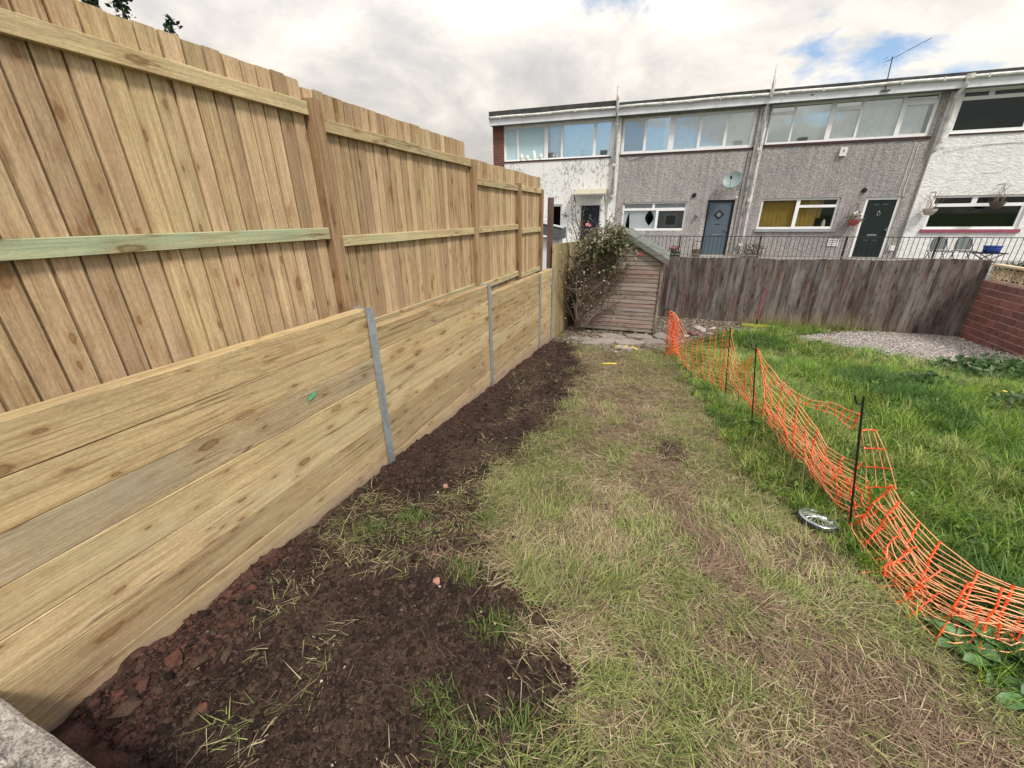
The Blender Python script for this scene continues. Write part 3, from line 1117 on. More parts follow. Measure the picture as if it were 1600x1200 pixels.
rl = root('iron_railing', (4, 15.0, .5), 'thin black iron railing along the terrace edge', 'railing')
bal = MB().tube([(0, 0, 0), (0, 0, .86)], .0075, 5).mesh('baluster')
bal.materials.append(M['iron'])
x = -1.4
while x < 11.5:
    inst('baluster', bal, rl, (x, 15.0, .545))
    x += .118
for x in (-1.34, .31, 2.64, 4.84, 6.94, 9.1, 11.3):
    MB().box(x - .02, x + .02, 15.022, 15.062, .497, 1.43).build('post', M['iron'], rl)
MB().box(-1.45, 11.55, 14.985, 15.02, 1.405, 1.425).build('top_rail', M['iron'], rl)
MB().box(-1.45, 11.55, 14.99, 15.015, .53, .545).build('bottom_rail', M['iron'], rl)

# ------------------------------------------------------------------ terrace of houses
FS = .0486
FC = 1 / math.hypot(1, FS)
FA = math.atan(FS)


def fpt(u, out, z):
    """point of the facade plane: u along it, out towards the garden"""
    return Vector((u * FC + out * FS * FC, 18.83 + u * FC * FS - out * FC, z))


def house(u0, u1, label):
    um = (u0 + u1) / 2
    return root('terraced_house', fpt(um, 0, .5), label, 'house', 'houses of the terrace', FA, (um, 0, .5))


def wave_sheet(m, u0, u1, z0, z1, y, amp, n, seed):
    r = random.Random(seed)
    ph = r.random() * 6
    vs = []
    for i in range(n + 1):
        u = u0 + (u1 - u0) * i / n
        yy = y + amp * math.sin(i * 1.9 + ph) + amp * .5 * (r.random() - .5)
        vs += [(u, yy, z0), (u, yy + .01, z1)]
    m.add(vs, [(2 * i, 2 * i + 2, 2 * i + 3, 2 * i + 1) for i in range(n)])


def window(h, u0, u1, z0, z1, panes, gmats, inside='inside', sill=None, rec=.06, frame='upvc', label=None):
    """frame with each pane a sub-part; panes as (u0,u1,z0,z1)"""
    m = MB()
    m.plate(u0, u1, z0, z1, panes, rec, rec + .06)
    w = m.build('window', M[frame], h)
    if label:
        w['label'] = label
    for p, g in zip(panes, gmats):
        MB().quad((p[0] - .004, rec + .03, p[2] - .004), (p[1] + .004, rec + .03, p[2] - .004), (p[1] + .004, rec + .03, p[3] + .004), (p[0] - .004, rec + .03, p[3] + .004)).build('pane', M[g], w)
    # the dim room behind, open towards the glass
    m = MB()
    d = 1.1
    a, b, c, e = u0 - .02, u1 + .02, z0 - .02, z1 + .02
    m.quad((a, d, c), (b, d, c), (b, d, e), (a, d, e))
    m.quad((a, .16, c), (a, d, c), (a, d, e), (a, .16, e)).quad((b, .16, c), (b, .16, e), (b, d, e), (b, d, c))
    m.quad((a, .16, c), (b, .16, c), (b, d, c), (a, d, c)).quad((a, .16, e), (a, d, e), (b, d, e), (b, .16, e))
    m.build('room', M[inside], w)
    if sill:
        mt, hh, out = sill
        MB().box(u0 - .06, u1 + .06, -out, rec - .002, z0 - hh, z0 - .003).build('sill', M[mt], w)
    return w


def curtain(w, mat, u0, u1, z0, z1, y=.22, amp=.02, n=24, seed=1):
    m = MB()
    wave_sheet(m, u0, u1, z0, z1, y, amp, n, seed)
    m.smooth = True
    return m.build('curtain', M[mat], w)


def door(h, u0, u1, z0, z1, mat, frame, fw=.06, rec=.08, diamond=False, knocker=False, label=None):
    d = MB()
    d.box(u0 + fw, u1 - fw, rec, rec + .05, z0 + .03, z1 - fw)
    # raised panel mouldings
    o = d.build('door', M[mat], h)
    if label:
        o['label'] = label
    f = MB()
    f.box(u0, u0 + fw - .001, rec - .03, rec + .06, z0, z1)
    f.box(u1 - fw + .001, u1, rec - .03, rec + .06, z0, z1)
    f.box(u0 + fw, u1 - fw, rec - .03, rec + .06, z1 - fw + .001, z1)
    f.build('door_frame', M[frame], h)
    MB().box(u0 + fw, u1 - fw, rec - .05, rec + .05, z0 - .02, z0 + .028).build('threshold', M['upvc'], h)
    um = (u0 + u1) / 2
    MB().box(u1 - fw - .13, u1 - fw - .03, rec - .05, rec - .03, z0 + .98, z0 + 1.0).box(u1 - fw - .05, u1 - fw - .03, rec - .03, rec - .001, z0 + .92, z0 + 1.06).build('handle', M['silver'], o)
    MB().box(um - .14, um + .14, rec - .012, rec - .001, z0 + .78, z0 + .83).build('letter_plate', M['silver'], o)
    if diamond:
        q = MB()
        for (r_, y_) in ((.19, rec - .010),):
            c = (um, z0 + 1.55)
            q.add([(c[0] + a * r_, y_, c[1] + b * r_) for a, b in ((1, 0), (0, 1), (-1, 0), (0, -1))] +
                  [(c[0] + a * r_, rec - .001, c[1] + b * r_) for a, b in ((1, 0), (0, 1), (-1, 0), (0, -1))],
                  [(0, 1, 2, 3), (0, 4, 5, 1), (1, 5, 6, 2), (2, 6, 7, 3), (3, 7, 4, 0)])
        q.build('diamond_window', M['black'], o)
        q = MB()
        q.add([(um + a * .10, rec - .013, z0 + 1.55 + b * .10) for a, b in ((1, 0), (0, 1), (-1, 0), (0, -1))], [(0, 1, 2, 3)])
        q.build('glazing', M['chairgrey'], o)
        MB().box(um - .10, um + .10, rec - .010, rec - .001, z0 + 1.19, z0 + 1.205).build('number_plate', M['black'], o)
    if knocker:
        MB().tube([(um, rec - .012, z0 + 1.62), (um - .03, rec - .02, z0 + 1.57), (um - .045, rec - .02, z0 + 1.50), (um, rec - .02, z0 + 1.45), (um + .045, rec - .02, z0 + 1.50), (um + .03, rec - .02, z0 + 1.57), (um, rec - .012, z0 + 1.62)], .012, 5).build('knocker', M['silver'], o)
        for s1 in (-1, 1):
            MB().box(um + s1 * .13 - .07, um + s1 * .13 + .07, rec - .006, rec - .001, z0 + 1.82, z0 + 1.835).build('moulding', M['chairgrey'], o)
            MB().box(um + s1 * .13 - .07, um + s1 * .13 + .07, rec - .006, rec - .001, z0 + .62, z0 + .632).build('moulding', M['chairgrey'], o)
    return o


def shell(h, u0, u1, holes, mat, ztop=5.66, left=False, right=False, sidemat=None, roof_h=.14, uroof=None):
    MB().plate(u0, u1, .45, ztop, holes, 0, .15).build('wall', M[mat], h)
    m = MB()
    m.box(u0, u1, 8.0, 8.2, .45, 6.0)
    m.build('rear_wall', M[mat], h)
    if left:
        MB().box(u0 - .001, u0 + .2, .152, 8.0, .45, 5.88).build('gable_wall', M[sidemat or mat], h)
    if right:
        MB().box(u1 - .2, u1 + .001, .152, 8.0, .45, 5.88).build('gable_wall', M[sidemat or mat], h)
    a, b = uroof or (u0, u1)
    m = MB()
    zt = 5.905 + roof_h
    m.add([(a, -.37, 5.905), (b, -.37, 5.905), (b, 8.4, 6.2), (a, 8.4, 6.2), (a, -.37, zt), (b, -.37, zt), (b, 8.4, 6.2 + roof_h), (a, 8.4, 6.2 + roof_h)],
          [(3, 2, 1, 0), (4, 5, 6, 7), (0, 1, 5, 4), (1, 2, 6, 5), (2, 3, 7, 6), (3, 0, 4, 7)])
    m.build('roof', M['felt'], h)
    MB().box(a, b, -.35, -.325, 5.59, 5.90).build('fascia', M['fascia'], h)
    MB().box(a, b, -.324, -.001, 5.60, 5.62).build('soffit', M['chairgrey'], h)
    m = MB()
    n = 14
    pts = [(a + (b - a) * i / n, -.40, 5.855 + .008 * math.sin(i * .8)) for i in range(n + 1)]
    m.tube(pts, .048, 8)
    m.smooth = True
    g = m.build('gutter', M['gutter'], h)
    for k in range(5):
        u = a + (b - a) * (k + .5) / 5
        MB().box(u - .018, u + .018, -.452, -.352, 5.80, 5.905).build('bracket', M['gutter'], g)


def pilaster(h, u0, u1, z0, z1, mat, out=.07):
    return MB().box(u0, u1, -out, -.001, z0, z1).build('pilaster', M[mat], h)


# --- end house, white
hA = house(-7.7, -2.34, 'white flaking end house with brick corner and sandy canopy over its navy door')
W1 = (-7.20, -2.66, 4.28, 5.54)
shell(hA, -7.7, -2.335, [(-7.20, -2.66, 4.28, 5.54), (-3.82, -2.92, .5, 2.53), (-5.17, -4.58, 1.5, 2.54)], 'peel', left=True, sidemat='quoin', roof_h=.18, uroof=(-7.74, -2.56))
w = window(hA, *W1, [(-7.14, -6.66, 4.34, 5.48), (-6.56, -5.45, 4.34, 5.48), (-5.29, -4.74, 4.34, 5.48), (-4.66, -3.41, 4.34, 5.48), (-3.30, -2.74, 4.34, 5.48)],
           ['glass_frost', 'glass_frost', 'glass_mid', 'glass_sky', 'glass_sky'], 'inside_teal', ('sillred', .06, .03))
curtain(w, 'curtain_white', -5.3, -4.75, 4.3, 5.5, .3, .015, 14, 3)
curtain(w, 'curtain_white', -4.7, -2.7, 4.3, 5.5, .55, .03, 30, 33)
for k, (u, hh, mt) in enumerate(((-6.45, .24, 'white'), (-6.2, .18, 'white'), (-5.9, .34, 'curtain_white'), (-5.6, .22, 'white'), (-5.05, .25, 'curtain_white'), (-4.9, .2, 'white'))):
    MB().lathe([(0, 4.30), (.07, 4.30), (.09, 4.30 + hh * .5), (.05, 4.30 + hh), (0, 4.30 + hh)], (u, .17 if u > -5.4 else .10, 0), 8).build('ornament', M[mt], w)
m = MB()
for i in range(60):
    a, r_, z = random.random() * 6.28, random.random(), random.random()
    p = Vector((-3.85 + math.cos(a) * r_ * .14 * (1.1 - z), .2 + math.sin(a) * .06, 4.3 + z * .28))
    m.tube([p, p + Vector((random.random() - .5, random.random() - .5, random.random())) * .09], .012, 3)
tag(m.build('pot_plant', plain('dark_pot_plant', (.02, .035, .02), .7), w), kind='stuff')
window(hA, -5.17, -4.58, 1.5, 2.54, [(-5.09, -4.66, 1.58, 2.46)], ['glass_dark'], 'inside', ('upvc', .05, .04))
door(hA, -3.82, -2.92, .5, 2.53, 'door_navy', 'upvc', .055, knocker=True)
MB().box(-7.705, -7.215, -.035, -.002, .5, 5.6).build('quoin_pier', M['quoin'], hA)
pilaster(hA, -2.64, -2.335, .5, 5.57, 'peel')
m = MB()
n = 10
vs = []
for i in range(n + 1):
    t = i / n
    y = -.62 * t
    z = 3.10 - .20 * t ** 2.2
    vs += [(-4.07, y - .01, z), (-2.71, y - .01, z), (-4.07, y - .01, z - .035), (-2.71, y - .01, z - .035)]
fs = []
for i in range(n):
    a, b = i * 4, i * 4 + 4
    fs += [(a, a + 1, b + 1, b), (a + 2, b + 2, b + 3, a + 3), (a, b, b + 2, a + 2), (a + 1, a + 3, b + 3, b + 1)]
fs += [(0, 2, 3, 1), (n * 4, n * 4 + 1, n * 4 + 3, n * 4 + 2)]
m.add(vs, fs)
cn_ = m.build('door_canopy', M['canopy'], hA)
for u in (-4.02, -2.76):
    MB().tube([(u, -.03, 2.62), (u, -.14, 2.66), (u, -.30, 2.80), (u, -.52, 2.93)], .022, 6).build('bracket', M['black'], cn_)
m = MB()
m.tube([(-2.50, -.13, 2.7), (-2.50, -.13, 5.55), (-2.52, -.44, 5.80), (-2.53, -.44, 6.55)], .055, 8)
m.smooth = True
pp = m.build('soil_pipe', M['oldpaint'], hA)
for z in (2.75, 3.9, 5.3):
    MB().lathe([(.056, z), (.075, z), (.075, z + .1), (.056, z + .1)], (-2.50, -.13, 0), 10).build('pipe_collar', M['oldpaint'], pp)

# --- first grey house
hB = house(-2.33, 2.47, 'grey pebbledash house with slate blue door and satellite dish')
shell(hB, -2.333, 2.46, [(-2.29, 2.40, 4.32, 5.54), (-2.02, .48, 1.47, 2.55), (1.22, 2.18, .5, 2.58)], 'dash', roof_h=.10, uroof=(-2.50, 2.55))
w = window(hB, -2.29, 2.40, 4.32, 5.54, [(-2.19, -1.46, 4.42, 5.44), (-1.36, -.54, 4.40, 5.48), (-.34, .50, 4.40, 5.46), (.60, 1.40, 4.44, 5.46), (1.50, 2.30, 4.42, 5.46)],
           ['glass_mid', 'glass_sky', 'glass_mid', 'glass_mid', 'glass_mid'], 'inside_teal', ('sillred', .07, .03))
curtain(w, 'curtain_blue', -.36, 1.42, 4.36, 5.5, .15, .025, 44, 5)
curtain(w, 'curtain_white', 1.46, 2.36, 4.36, 5.5, .15, .006, 12, 6)
curtain(w, 'curtain_white', -.72, -.54, 4.36, 5.5, .22, .02, 6, 8)
MB().box(-2.19, -1.46, .30, .31, 4.36, 5.5).build('blind', plain('mauve_blind', (.26, .23, .25), .8), w)
w = window(hB, -2.02, .48, 1.47, 2.55, [(-1.95, -.85, 2.33, 2.49), (-.75, .41, 2.33, 2.49), (-1.96, -.68, 1.54, 2.24), (-.58, .40, 1.55, 2.22)],
           ['glass_mid', 'glass_mid', 'glass_clear', 'glass_mid'], 'inside', None)
m = MB()
# torn net curtain: three hanging pieces leaving two dark gaps
for (pa, pb, edge_) in ((-1.98, -1.74, lambda t: -.19 * t ** 1.5), (-1.74, -.92, None), (-.92, -.62, None)):
    for i in range(10):
        t0, t1 = i / 10, (i + 1) / 10
        def ext(t):
            if pa < -1.9:
                return pa, pb - .16 * max(0, t - .15) ** .6 * (1.3 - .5 * t)
            if pa < -1.2:
                return pa + .05 * t, pb - .17 * math.sin(min(1, t * 1.25) * math.pi) * (t > .05)
            return pa + .17 * math.sin(min(1, t * 1.2) * math.pi), pb
        a0, b0 = ext(t0)
        a1, b1 = ext(t1)
        za, zb_ = 2.26 - .74 * t0, 2.26 - .74 * t1
        m.quad((a0, .13, za), (b0, .13, za), (b1, .13, zb_), (a1, .13, zb_))


def lace():
    t = NT('white_patterned_net')
    v = t.voro(t.coords(), 26)
    return t.bsdf(t.ramp(v.outputs['Distance'], [(.10, (.10, .11, .13)), (.16, (.80, .81, .83))]), .9)


m.build('torn_curtain', lace(), w)
curtain(w, 'curtain_white', -2.0, .45, 2.28, 2.52, .2, .01, 20, 9)
MB().box(-.60, .42, .34, .35, 1.5, 2.3).build('blind', plain('dim_grey_blind', (.12, .13, .13), .8), w)
door(hB, 1.22, 2.18, .5, 2.58, 'door_blue', 'black', .075, diamond=True)
MB().lathe([(0, -.06), (.065, -.06), (.085, -.03), (.085, -.001)], (.67, 0, 2.77), 14, 'y').build('vent_cap', M['black'], hB)
lm = MB().box(.85, .93, -.10, -.001, 1.98, 2.10)
lm.lathe([(0, -.16), (.05, -.15), (.06, -.10), (.05, -.101)], (.89, 0, 2.04), 10, 'y').build('porch_light', M['sillgrey'], hB)
pilaster(hB, 2.462, 2.735, .5, 5.57, 'oldpaint')
m = MB()
m.tube([(2.60, -.13, .55), (2.60, -.13, 5.50), (2.62, -.44, 5.82), (2.63, -.44, 6.66)], .055, 8)
m.smooth = True
pp = m.build('soil_pipe', M['oldpaint'], hB)
for z in (.9, 2.5, 4.2, 5.45):
    MB().lathe([(.056, z), (.076, z), (.076, z + .1), (.056, z + .1)], (2.60, -.13, 0), 10).build('pipe_collar', M['oldpaint'], pp)
m = MB()
m.tube([(2.32, -.02, 4.2), (2.30, -.02, 3.4), (2.30, -.02, .6)], .009, 5)
m.tube([(-2.1, -.02, 4.2), (-1.9, -.02, 4.1), (-1.6, -.02, 4.13), (-1.3, -.02, 4.24)], .007, 5)
m.build('cable', M['iron'], hB)
MB().box(2.16, 2.24, -.05, -.001, 2.63, 2.70).build('bell_box', M['white'], hB)

# --- second grey house
hC = house(2.735, 7.85, 'grey house with ochre curtains and black door beside the white downpipe')
shell(hC, 2.736, 7.80, [(2.80, 7.60, 4.38, 5.60), (3.10, 5.63, 1.52, 2.59), (6.40, 7.44, .5, 2.57)], 'dash2', roof_h=.09, uroof=(2.55, 7.85))
w = window(hC, 2.80, 7.60, 4.38, 5.60, [(2.86, 3.54, 4.45, 5.30), (2.86, 3.54, 5.38, 5.54), (3.60, 4.64, 4.45, 5.54), (4.79, 5.50, 4.47, 5.30), (4.79, 5.50, 5.40, 5.54),
                                         (5.57, 6.64, 4.45, 5.54), (6.77, 7.50, 4.48, 5.30), (6.72, 7.54, 5.42, 5.55)],
           ['glass_sky', 'glass_sky', 'glass_sky', 'glass_mid', 'glass_sky', 'glass_mid', 'glass_mid', 'glass_mid'], 'inside_teal', ('sillred', .08, .04))
curtain(w, 'curtain_white', 4.7, 6.66, 4.4, 5.56, .15, .018, 44, 11)
curtain(w, 'curtain_white', 6.72, 7.40, 4.4, 5.4, .15, .012, 14, 12)
curtain(w, 'curtain_white', 2.84, 4.62, 4.4, 5.56, .5, .02, 30, 13)
w = window(hC, 3.10, 5.63, 1.52, 2.59, [(3.17, 4.28, 1.59, 2.52), (4.40, 5.56, 2.35, 2.52), (4.40, 5.56, 1.60, 2.26)], ['glass_clear', 'glass_clear', 'glass_clear'], 'inside', ('sillgrey', .10, .07))
curtain(w, 'curtain_gold', 3.12, 4.30, 1.55, 2.57, .22, .02, 26, 21)
curtain(w, 'curtain_gold', 4.34, 5.05, 1.55, 2.57, .22, .02, 16, 22)
curtain(w, 'curtain_gold', 5.02, 5.2, 1.9, 2.57, .25, .02, 6, 23)
MB().lathe([(0, 1.56), (.07, 1.56), (.06, 1.75), (.02, 1.85), (0, 1.85)], (5.35, .2, 0), 8).build('ornament', M['white'], w)
door(hC, 6.40, 7.44, .5, 2.57, 'door_black', 'upvc', .09, knocker=True)
MB().lathe([(0, -.07), (.06, -.07), (.08, -.03), (.08, -.001)], (6.26, 0, 2.80), 14, 'y').build('vent_cap', M['black'], hC)
mt_ = MB().box(5.58, 5.92, -.03, -.001, .92, 1.18).build('vent_grille', M['upvc'], hC)
for k in range(3):
    MB().box(5.61, 5.89, -.034, -.031, .96 + k * .07, .985 + k * .07).build('slot', M['sillgrey'], mt_)
m = MB()
m.tube([(7.55, -.02, 4.2), (7.40, -.02, 4.1), (7.42, -.02, 3.4), (7.40, -.02, 2.85), (7.43, -.03, 2.60), (7.50, -.03, 2.58), (7.55, -.03, 2.64)], .011, 5)
m.tube([(7.30, -.02, 4.22), (7.28, -.02, 2.7)], .008, 5)
m.build('cable', M['gutter'], hC)
MB().box(7.52, 7.68, -.07, -.001, .78, .95).build('outlet_box', M['white'], hC)
mbb = MB()
mbb.tube([(7.94, -.44, 5.84), (7.92, -.40, 5.66), (7.90, -.16, 5.48), (7.90, -.14, 4.12), (7.86, -.14, 3.98), (7.82, -.10, 3.93)], .062, 10)
mbb.smooth = True
dp = mbb.build('downpipe', M['gutter'], hC)
for z in (5.36, 4.16):
    MB().lathe([(.063, z), (.085, z), (.085, z + .12), (.063, z + .12)], (7.90, -.14, 0), 10).build('pipe_collar', M['gutter'], dp)
MB().lathe([(.05, 5.74), (.10, 5.80), (.10, 5.92), (.05, 5.92)], (7.94, -.44, 0), 10).build('hopper', M['gutter'], dp)
MB().box(3.82, 3.90, -.36, -.351, 5.72, 5.75).build('fascia_vent', M['black'], hC)

# --- right hand house, white
hD = house(7.80, 13.2, 'white rough-rendered house at the right with maroon sill and dark windows')
shell(hD, 7.801, 13.2, [(8.10, 11.8, 4.40, 5.60), (8.32, 10.88, 1.50, 2.57), (11.6, 12.6, .5, 2.57)], 'trowel', right=True, roof_h=.09, uroof=(7.85, 13.3))
window(hD, 8.10, 11.8, 4.40, 5.60, [(8.20, 8.80, 5.42, 5.53), (8.94, 9.95, 5.42, 5.53), (8.20, 9.95, 4.50, 5.32), (10.1, 11.7, 4.50, 5.53)], ['glass_dark'] * 4, 'inside', ('sillred', .05, .03))
w = window(hD, 8.32, 10.88, 1.50, 2.57, [(8.42, 9.42, 2.32, 2.50), (9.56, 10.80, 2.32, 2.50), (8.42, 10.78, 1.58, 2.22)], ['glass_dark'] * 3, 'inside', ('sillpink', .11, .06))
for k in range(11):
    MB().add([(8.40, .19, 1.62 + k * .056), (10.8, .19, 1.62 + k * .056), (10.8, .215, 1.655 + k * .056), (8.40, .215, 1.655 + k * .056)], [(0, 1, 2, 3)]).build('blind_slat', M['blind'], w)
door(hD, 11.6, 12.6, .5, 2.57, 'door_black', 'upvc')
pilaster(hD, 7.803, 8.09, .5, 5.57, 'trowel')
m = MB()
m.tube([(8.0, -.09, 4.02), (9.2, -.02, 4.06), (10.8, -.02, 4.10)], .009, 5)
m.tube([(9.45, -.02, 3.25), (9.9, -.02, 3.25)], .006, 4)
m.build('cable', M['gutter'], hD)

# --- things on the houses
ds = root('satellite_dish', fpt(1.93, .0, 3.2), 'grey satellite dish on the wall above the slate blue door', 'satellite dish')
n = 24
m = MB()
cx = Vector((0, -.34, .02))
nrm = Vector((-.25, -.85, .38)).normalized()
ax = nrm.cross(Vector((0, 0, 1))).normalized()
ay = ax.cross(nrm)
vs, fs = [], []
for side in (0, 1):
    for ri in range(5):
        r_ = .33 * ri / 4
        for k in range(n):
            a = 2 * math.pi * k / n
            p = cx + ax * math.cos(a) * r_ + ay * math.sin(a) * r_ * .92 + nrm * (r_ * r_ * .9 - side * .012)
            vs.append(p + ORI[ds.name])
for side in (0, 1):
    for ri in range(4):
        for k in range(n):
            i0 = side * 5 * n + ri * n
            q = (i0 + k, i0 + (k + 1) % n, i0 + n + (k + 1) % n, i0 + n + k)
            fs.append(q if side else q[::-1])
m.add(vs, fs)
m.smooth = True
m.build('reflector', M['dishgrey'], ds)
O_ = ORI[ds.name]
MB().tube([O_ + cx - ay * .30, O_ + cx - ay * .34 + nrm * .2, O_ + cx - ay * .06 + nrm * .40], .014, 6).build('feed_arm', M['dishgrey'], ds)
MB().tube([O_ + cx - ay * .10 + nrm * .36, O_ + cx - ay * .05 + nrm * .44], .035, 8).build('receiver', M['black'], ds)
MB().tube([O_ + cx - nrm * .02, O_ + Vector((.10, -.12, .05)), O_ + Vector((.32, -.06, .05)), O_ + Vector((.32, -.04, -.2))], .018, 6).build('bracket', M['dishgrey'], ds)

ta = root('tv_aerial', fpt(5.87, .38, 5.75), 'thin television aerial on the fascia of the house with ochre curtains', 'aerial')
b0 = fpt(5.87, .38, 5.70)
t0 = fpt(5.80, .42, 6.56)
MB().tube([b0, t0], .014, 6).build('mast', M['iron'], ta)
MB().tube([fpt(5.68, .44, 6.44), fpt(6.58, .62, 6.88)], .009, 5).build('boom', M['iron'], ta)
for k in range(9):
    f_ = .25 + .085 * k
    c_ = fpt(5.68, .44, 6.44).lerp(fpt(6.58, .62, 6.88), f_)
    e_ = Vector((FS, -1, 0)) * (.11 - .006 * k)
    MB().tube([c_ - e_, c_ + e_], .004, 4).build('element', M['iron'], ta)
for dz in (-.10, 0, .10):
    c_ = fpt(5.64, .44, 6.44 + dz)
    MB().tube([c_ - Vector((0, .12, 0)), c_ + Vector((0, .12, 0))], .006, 4).build('reflector_bar', M['iron'], ta)
MB().box(b0.x - .10, b0.x + .14, b0.y - .01, b0.y + .012, 5.66, 5.70).build('bracket', M['iron'], ta)

al = root('alarm_box', fpt(5.29, .03, 4.0), 'white security light box below the upper window of the ochre curtain house', 'alarm box')
MB().box(al.location.x - .10, al.location.x + .10, al.location.y - .07, al.location.y + .02, 3.90, 4.17).build('case', M['white'], al)
MB().box(al.location.x - .03, al.location.x + .03, al.location.y - .078, al.location.y - .071, 4.02, 4.10).build('lens', M['sillgrey'], al)


def leaf_cloud(n, cen, rad, size, cols, seed, droop=0.0, shell_=0.0):
    """leaf sized folded faces through a volume; returns verts, quads, colours"""
    r = np.random.default_rng(seed)
    d = r.normal(size=(n, 3))
    d /= np.linalg.norm(d, axis=1)[:, None]
    rr = r.random(n) ** (1 / 3)
    rr = shell_ + (1 - shell_) * rr
    p = np.asarray(cen) + d * rr[:, None] * np.asarray(rad)
    return leaves_at(p, size, cols, r, droop)


def leaves_at(p, size, cols, r, droop=0.0):
    n = len(p)
    t = r.normal(size=(n, 3))
    t[:, 2] = t[:, 2] * .6 - droop
    t /= np.linalg.norm(t, axis=1)[:, None]
    up = r.normal(size=(n, 3)) * .7 + np.array([0, 0, 1.0])
    b = np.cross(t, up)
    b /= np.linalg.norm(b, axis=1)[:, None] + 1e-9
    nn = np.cross(b, t)
    s = size * (.6 + .8 * r.random(n))[:, None]
    w = .32
    v = np.stack([p, p + t * s * .5 + b * s * w + nn * s * .10, p + t * s, p + t * s * .5 - b * s * w + nn * s * .10], 1).reshape(-1, 3)
    q = np.arange(n * 4).reshape(-1, 4)
    cols = np.asarray(cols)
    ci = cols[r.integers(0, len(cols), n)] * (.75 + .5 * r.random(n))[:, None]
    return v, q, np.repeat(ci, 4, 0)


def leaf_obj(name, data, mat, parent, loc=None):
    v, q, c = data
    base = np.array(ORI[parent.name]) if parent else np.zeros(3)
    me = np_mesh(name, v - base, q, None, c, smooth=False)
    return tag(np_obj(name, me, mat, parent), kind='stuff')


leaf_obj('foliage', leaf_cloud(1500, (7.12, 11.3, .76), (.26, 1.35, .36), .10, [(.022, .048, .020), (.038, .078, .03), (.07, .12, .06)], 77, 0, .3), M['leaf'], iv)
MB().tube([(7.2, 10.6, -.7), (7.2, 11.0, .4), (7.15, 11.6, .8)], [.04, .03, .01], 6).build('stem', M['bark'], iv)


def hanging_basket(u, z, out, label, potmat, plants):
    p = fpt(u, out, z)
    h = root('hanging_basket', p, label, 'hanging basket', 'hanging baskets by the front doors')
    MB().lathe([(0, p.z - .18), (.10, p.z - .17), (.18, p.z - .05), (.20, p.z + .03), (.17, p.z + .03), (.14, p.z - .02)], (p.x, p.y, 0), 14).build('basket', M[potmat], h)
    w_ = fpt(u, 0, z + .55)
    MB().tube([w_, fpt(u, out, z + .55), fpt(u, out, z + .48)], .01, 5).build('bracket', M['iron'], h)
    m = MB()
    for a in (0, 2.1, 4.2):
        m.tube([(p.x + .18 * math.cos(a), p.y + .18 * math.sin(a), p.z + .03), (p.x, p.y, p.z + .48)], .004, 4)
    m.build('chain', M['iron'], h)
    plants(h, p)
    return h


def pl_leaf(h, p):
    leaf_obj('plant', leaf_cloud(90, (p.x, p.y, p.z + .12), (.34, .22, .20), .10, [(.30, .24, .18), (.12, .15, .08), (.34, .30, .22)], 5, .2), M['leaf'], h)
    for k, (dx, dz) in enumerate(((-.08, .22), (.02, .19), (-.02, .26), (.12, .2))):
        MB().lathe([(0, p.z + dz - .03), (.04, p.z + dz), (.025, p.z + dz + .05), (0, p.z + dz + .06)], (p.x + dx, p.y - .12, 0), 7).build('flower', M['white'], h)


def pl_dead(h, p):
    m = MB()
    r = random.Random(int(p.x * 100))
    for k in range(9):
        a = r.random() * 6.28
        q = p + Vector((math.cos(a) * .1, math.sin(a) * .1, .02))
        pts = [q]
        d = Vector((r.uniform(-.5, .7), r.uniform(-.3, .3), 1)).normalized()
        for s in range(4):
            d = (d + Vector((r.uniform(-.5, .5), r.uniform(-.3, .3), r.uniform(-.4, .3)))).normalized()
            pts.append(pts[-1] + d * .14)
        m.tube(pts, [.008, .007, .006, .005, .003], 4)
    m.build('dead_stem', M['deadleaf'], h)


hanging_basket(6.12, 1.80, .26, 'red hanging basket with pale flowers left of the black door', 'terracotta', pl_leaf)
hanging_basket(8.20, 2.13, .28, 'tan hanging basket on the white corner left of the maroon sill window', 'canopy', pl_dead)
hanging_basket(9.92, 2.32, .28, 'dark hanging basket with dead stems in front of the white house window', 'brownpot', pl_dead)


def folding_chair(x, y, label):
    h = root('folding_chair', (x, y, .5), label, 'chair', 'folding chairs on the terrace')
    z = .5
    fr = []
    for s in (-1, 1):
        MB().tube([(x + s * .21, y + .28, z), (x + s * .20, y - .02, z + .42), (x + s * .19, y + .10, z + .62), (x + s * .16, y + .15, z + .80)], .013, 6).build('leg', M['iron'], h)
        MB().tube([(x + s * .19, y - .22, z), (x + s * .18, y + .22, z + .40)], .013, 6).build('leg', M['iron'], h)
    m = MB()
    pr = [(-.20, .44), (.20, .44), (.205, .60), (.17, .74), (.09, .82), (0, .84), (-.09, .82), (-.17, .74), (-.205, .60)]
    vs = [(x + a, y + .10 + (b - .44) * .16, z + b) for a, b in pr] + [(x + a, y + .125 + (b - .44) * .16, z + b) for a, b in pr]
    k = len(pr)
    fs = [tuple(range(k)), tuple(range(2 * k - 1, k - 1, -1))] + [(i, i + k, (i + 1) % k + k, (i + 1) % k) for i in range(k)]
    m.add(vs, fs).build('backrest', M['chairgrey'], h)
    MB().box(x - .21, x + .21, y - .26, y + .14, z + .40, z + .425).build('seat', M['chairgrey'], h)
    MB().tube([(x - .215, y - .26, z + .385), (x + .215, y - .26, z + .385)], .012, 6).build('crossbar', M['iron'], h)


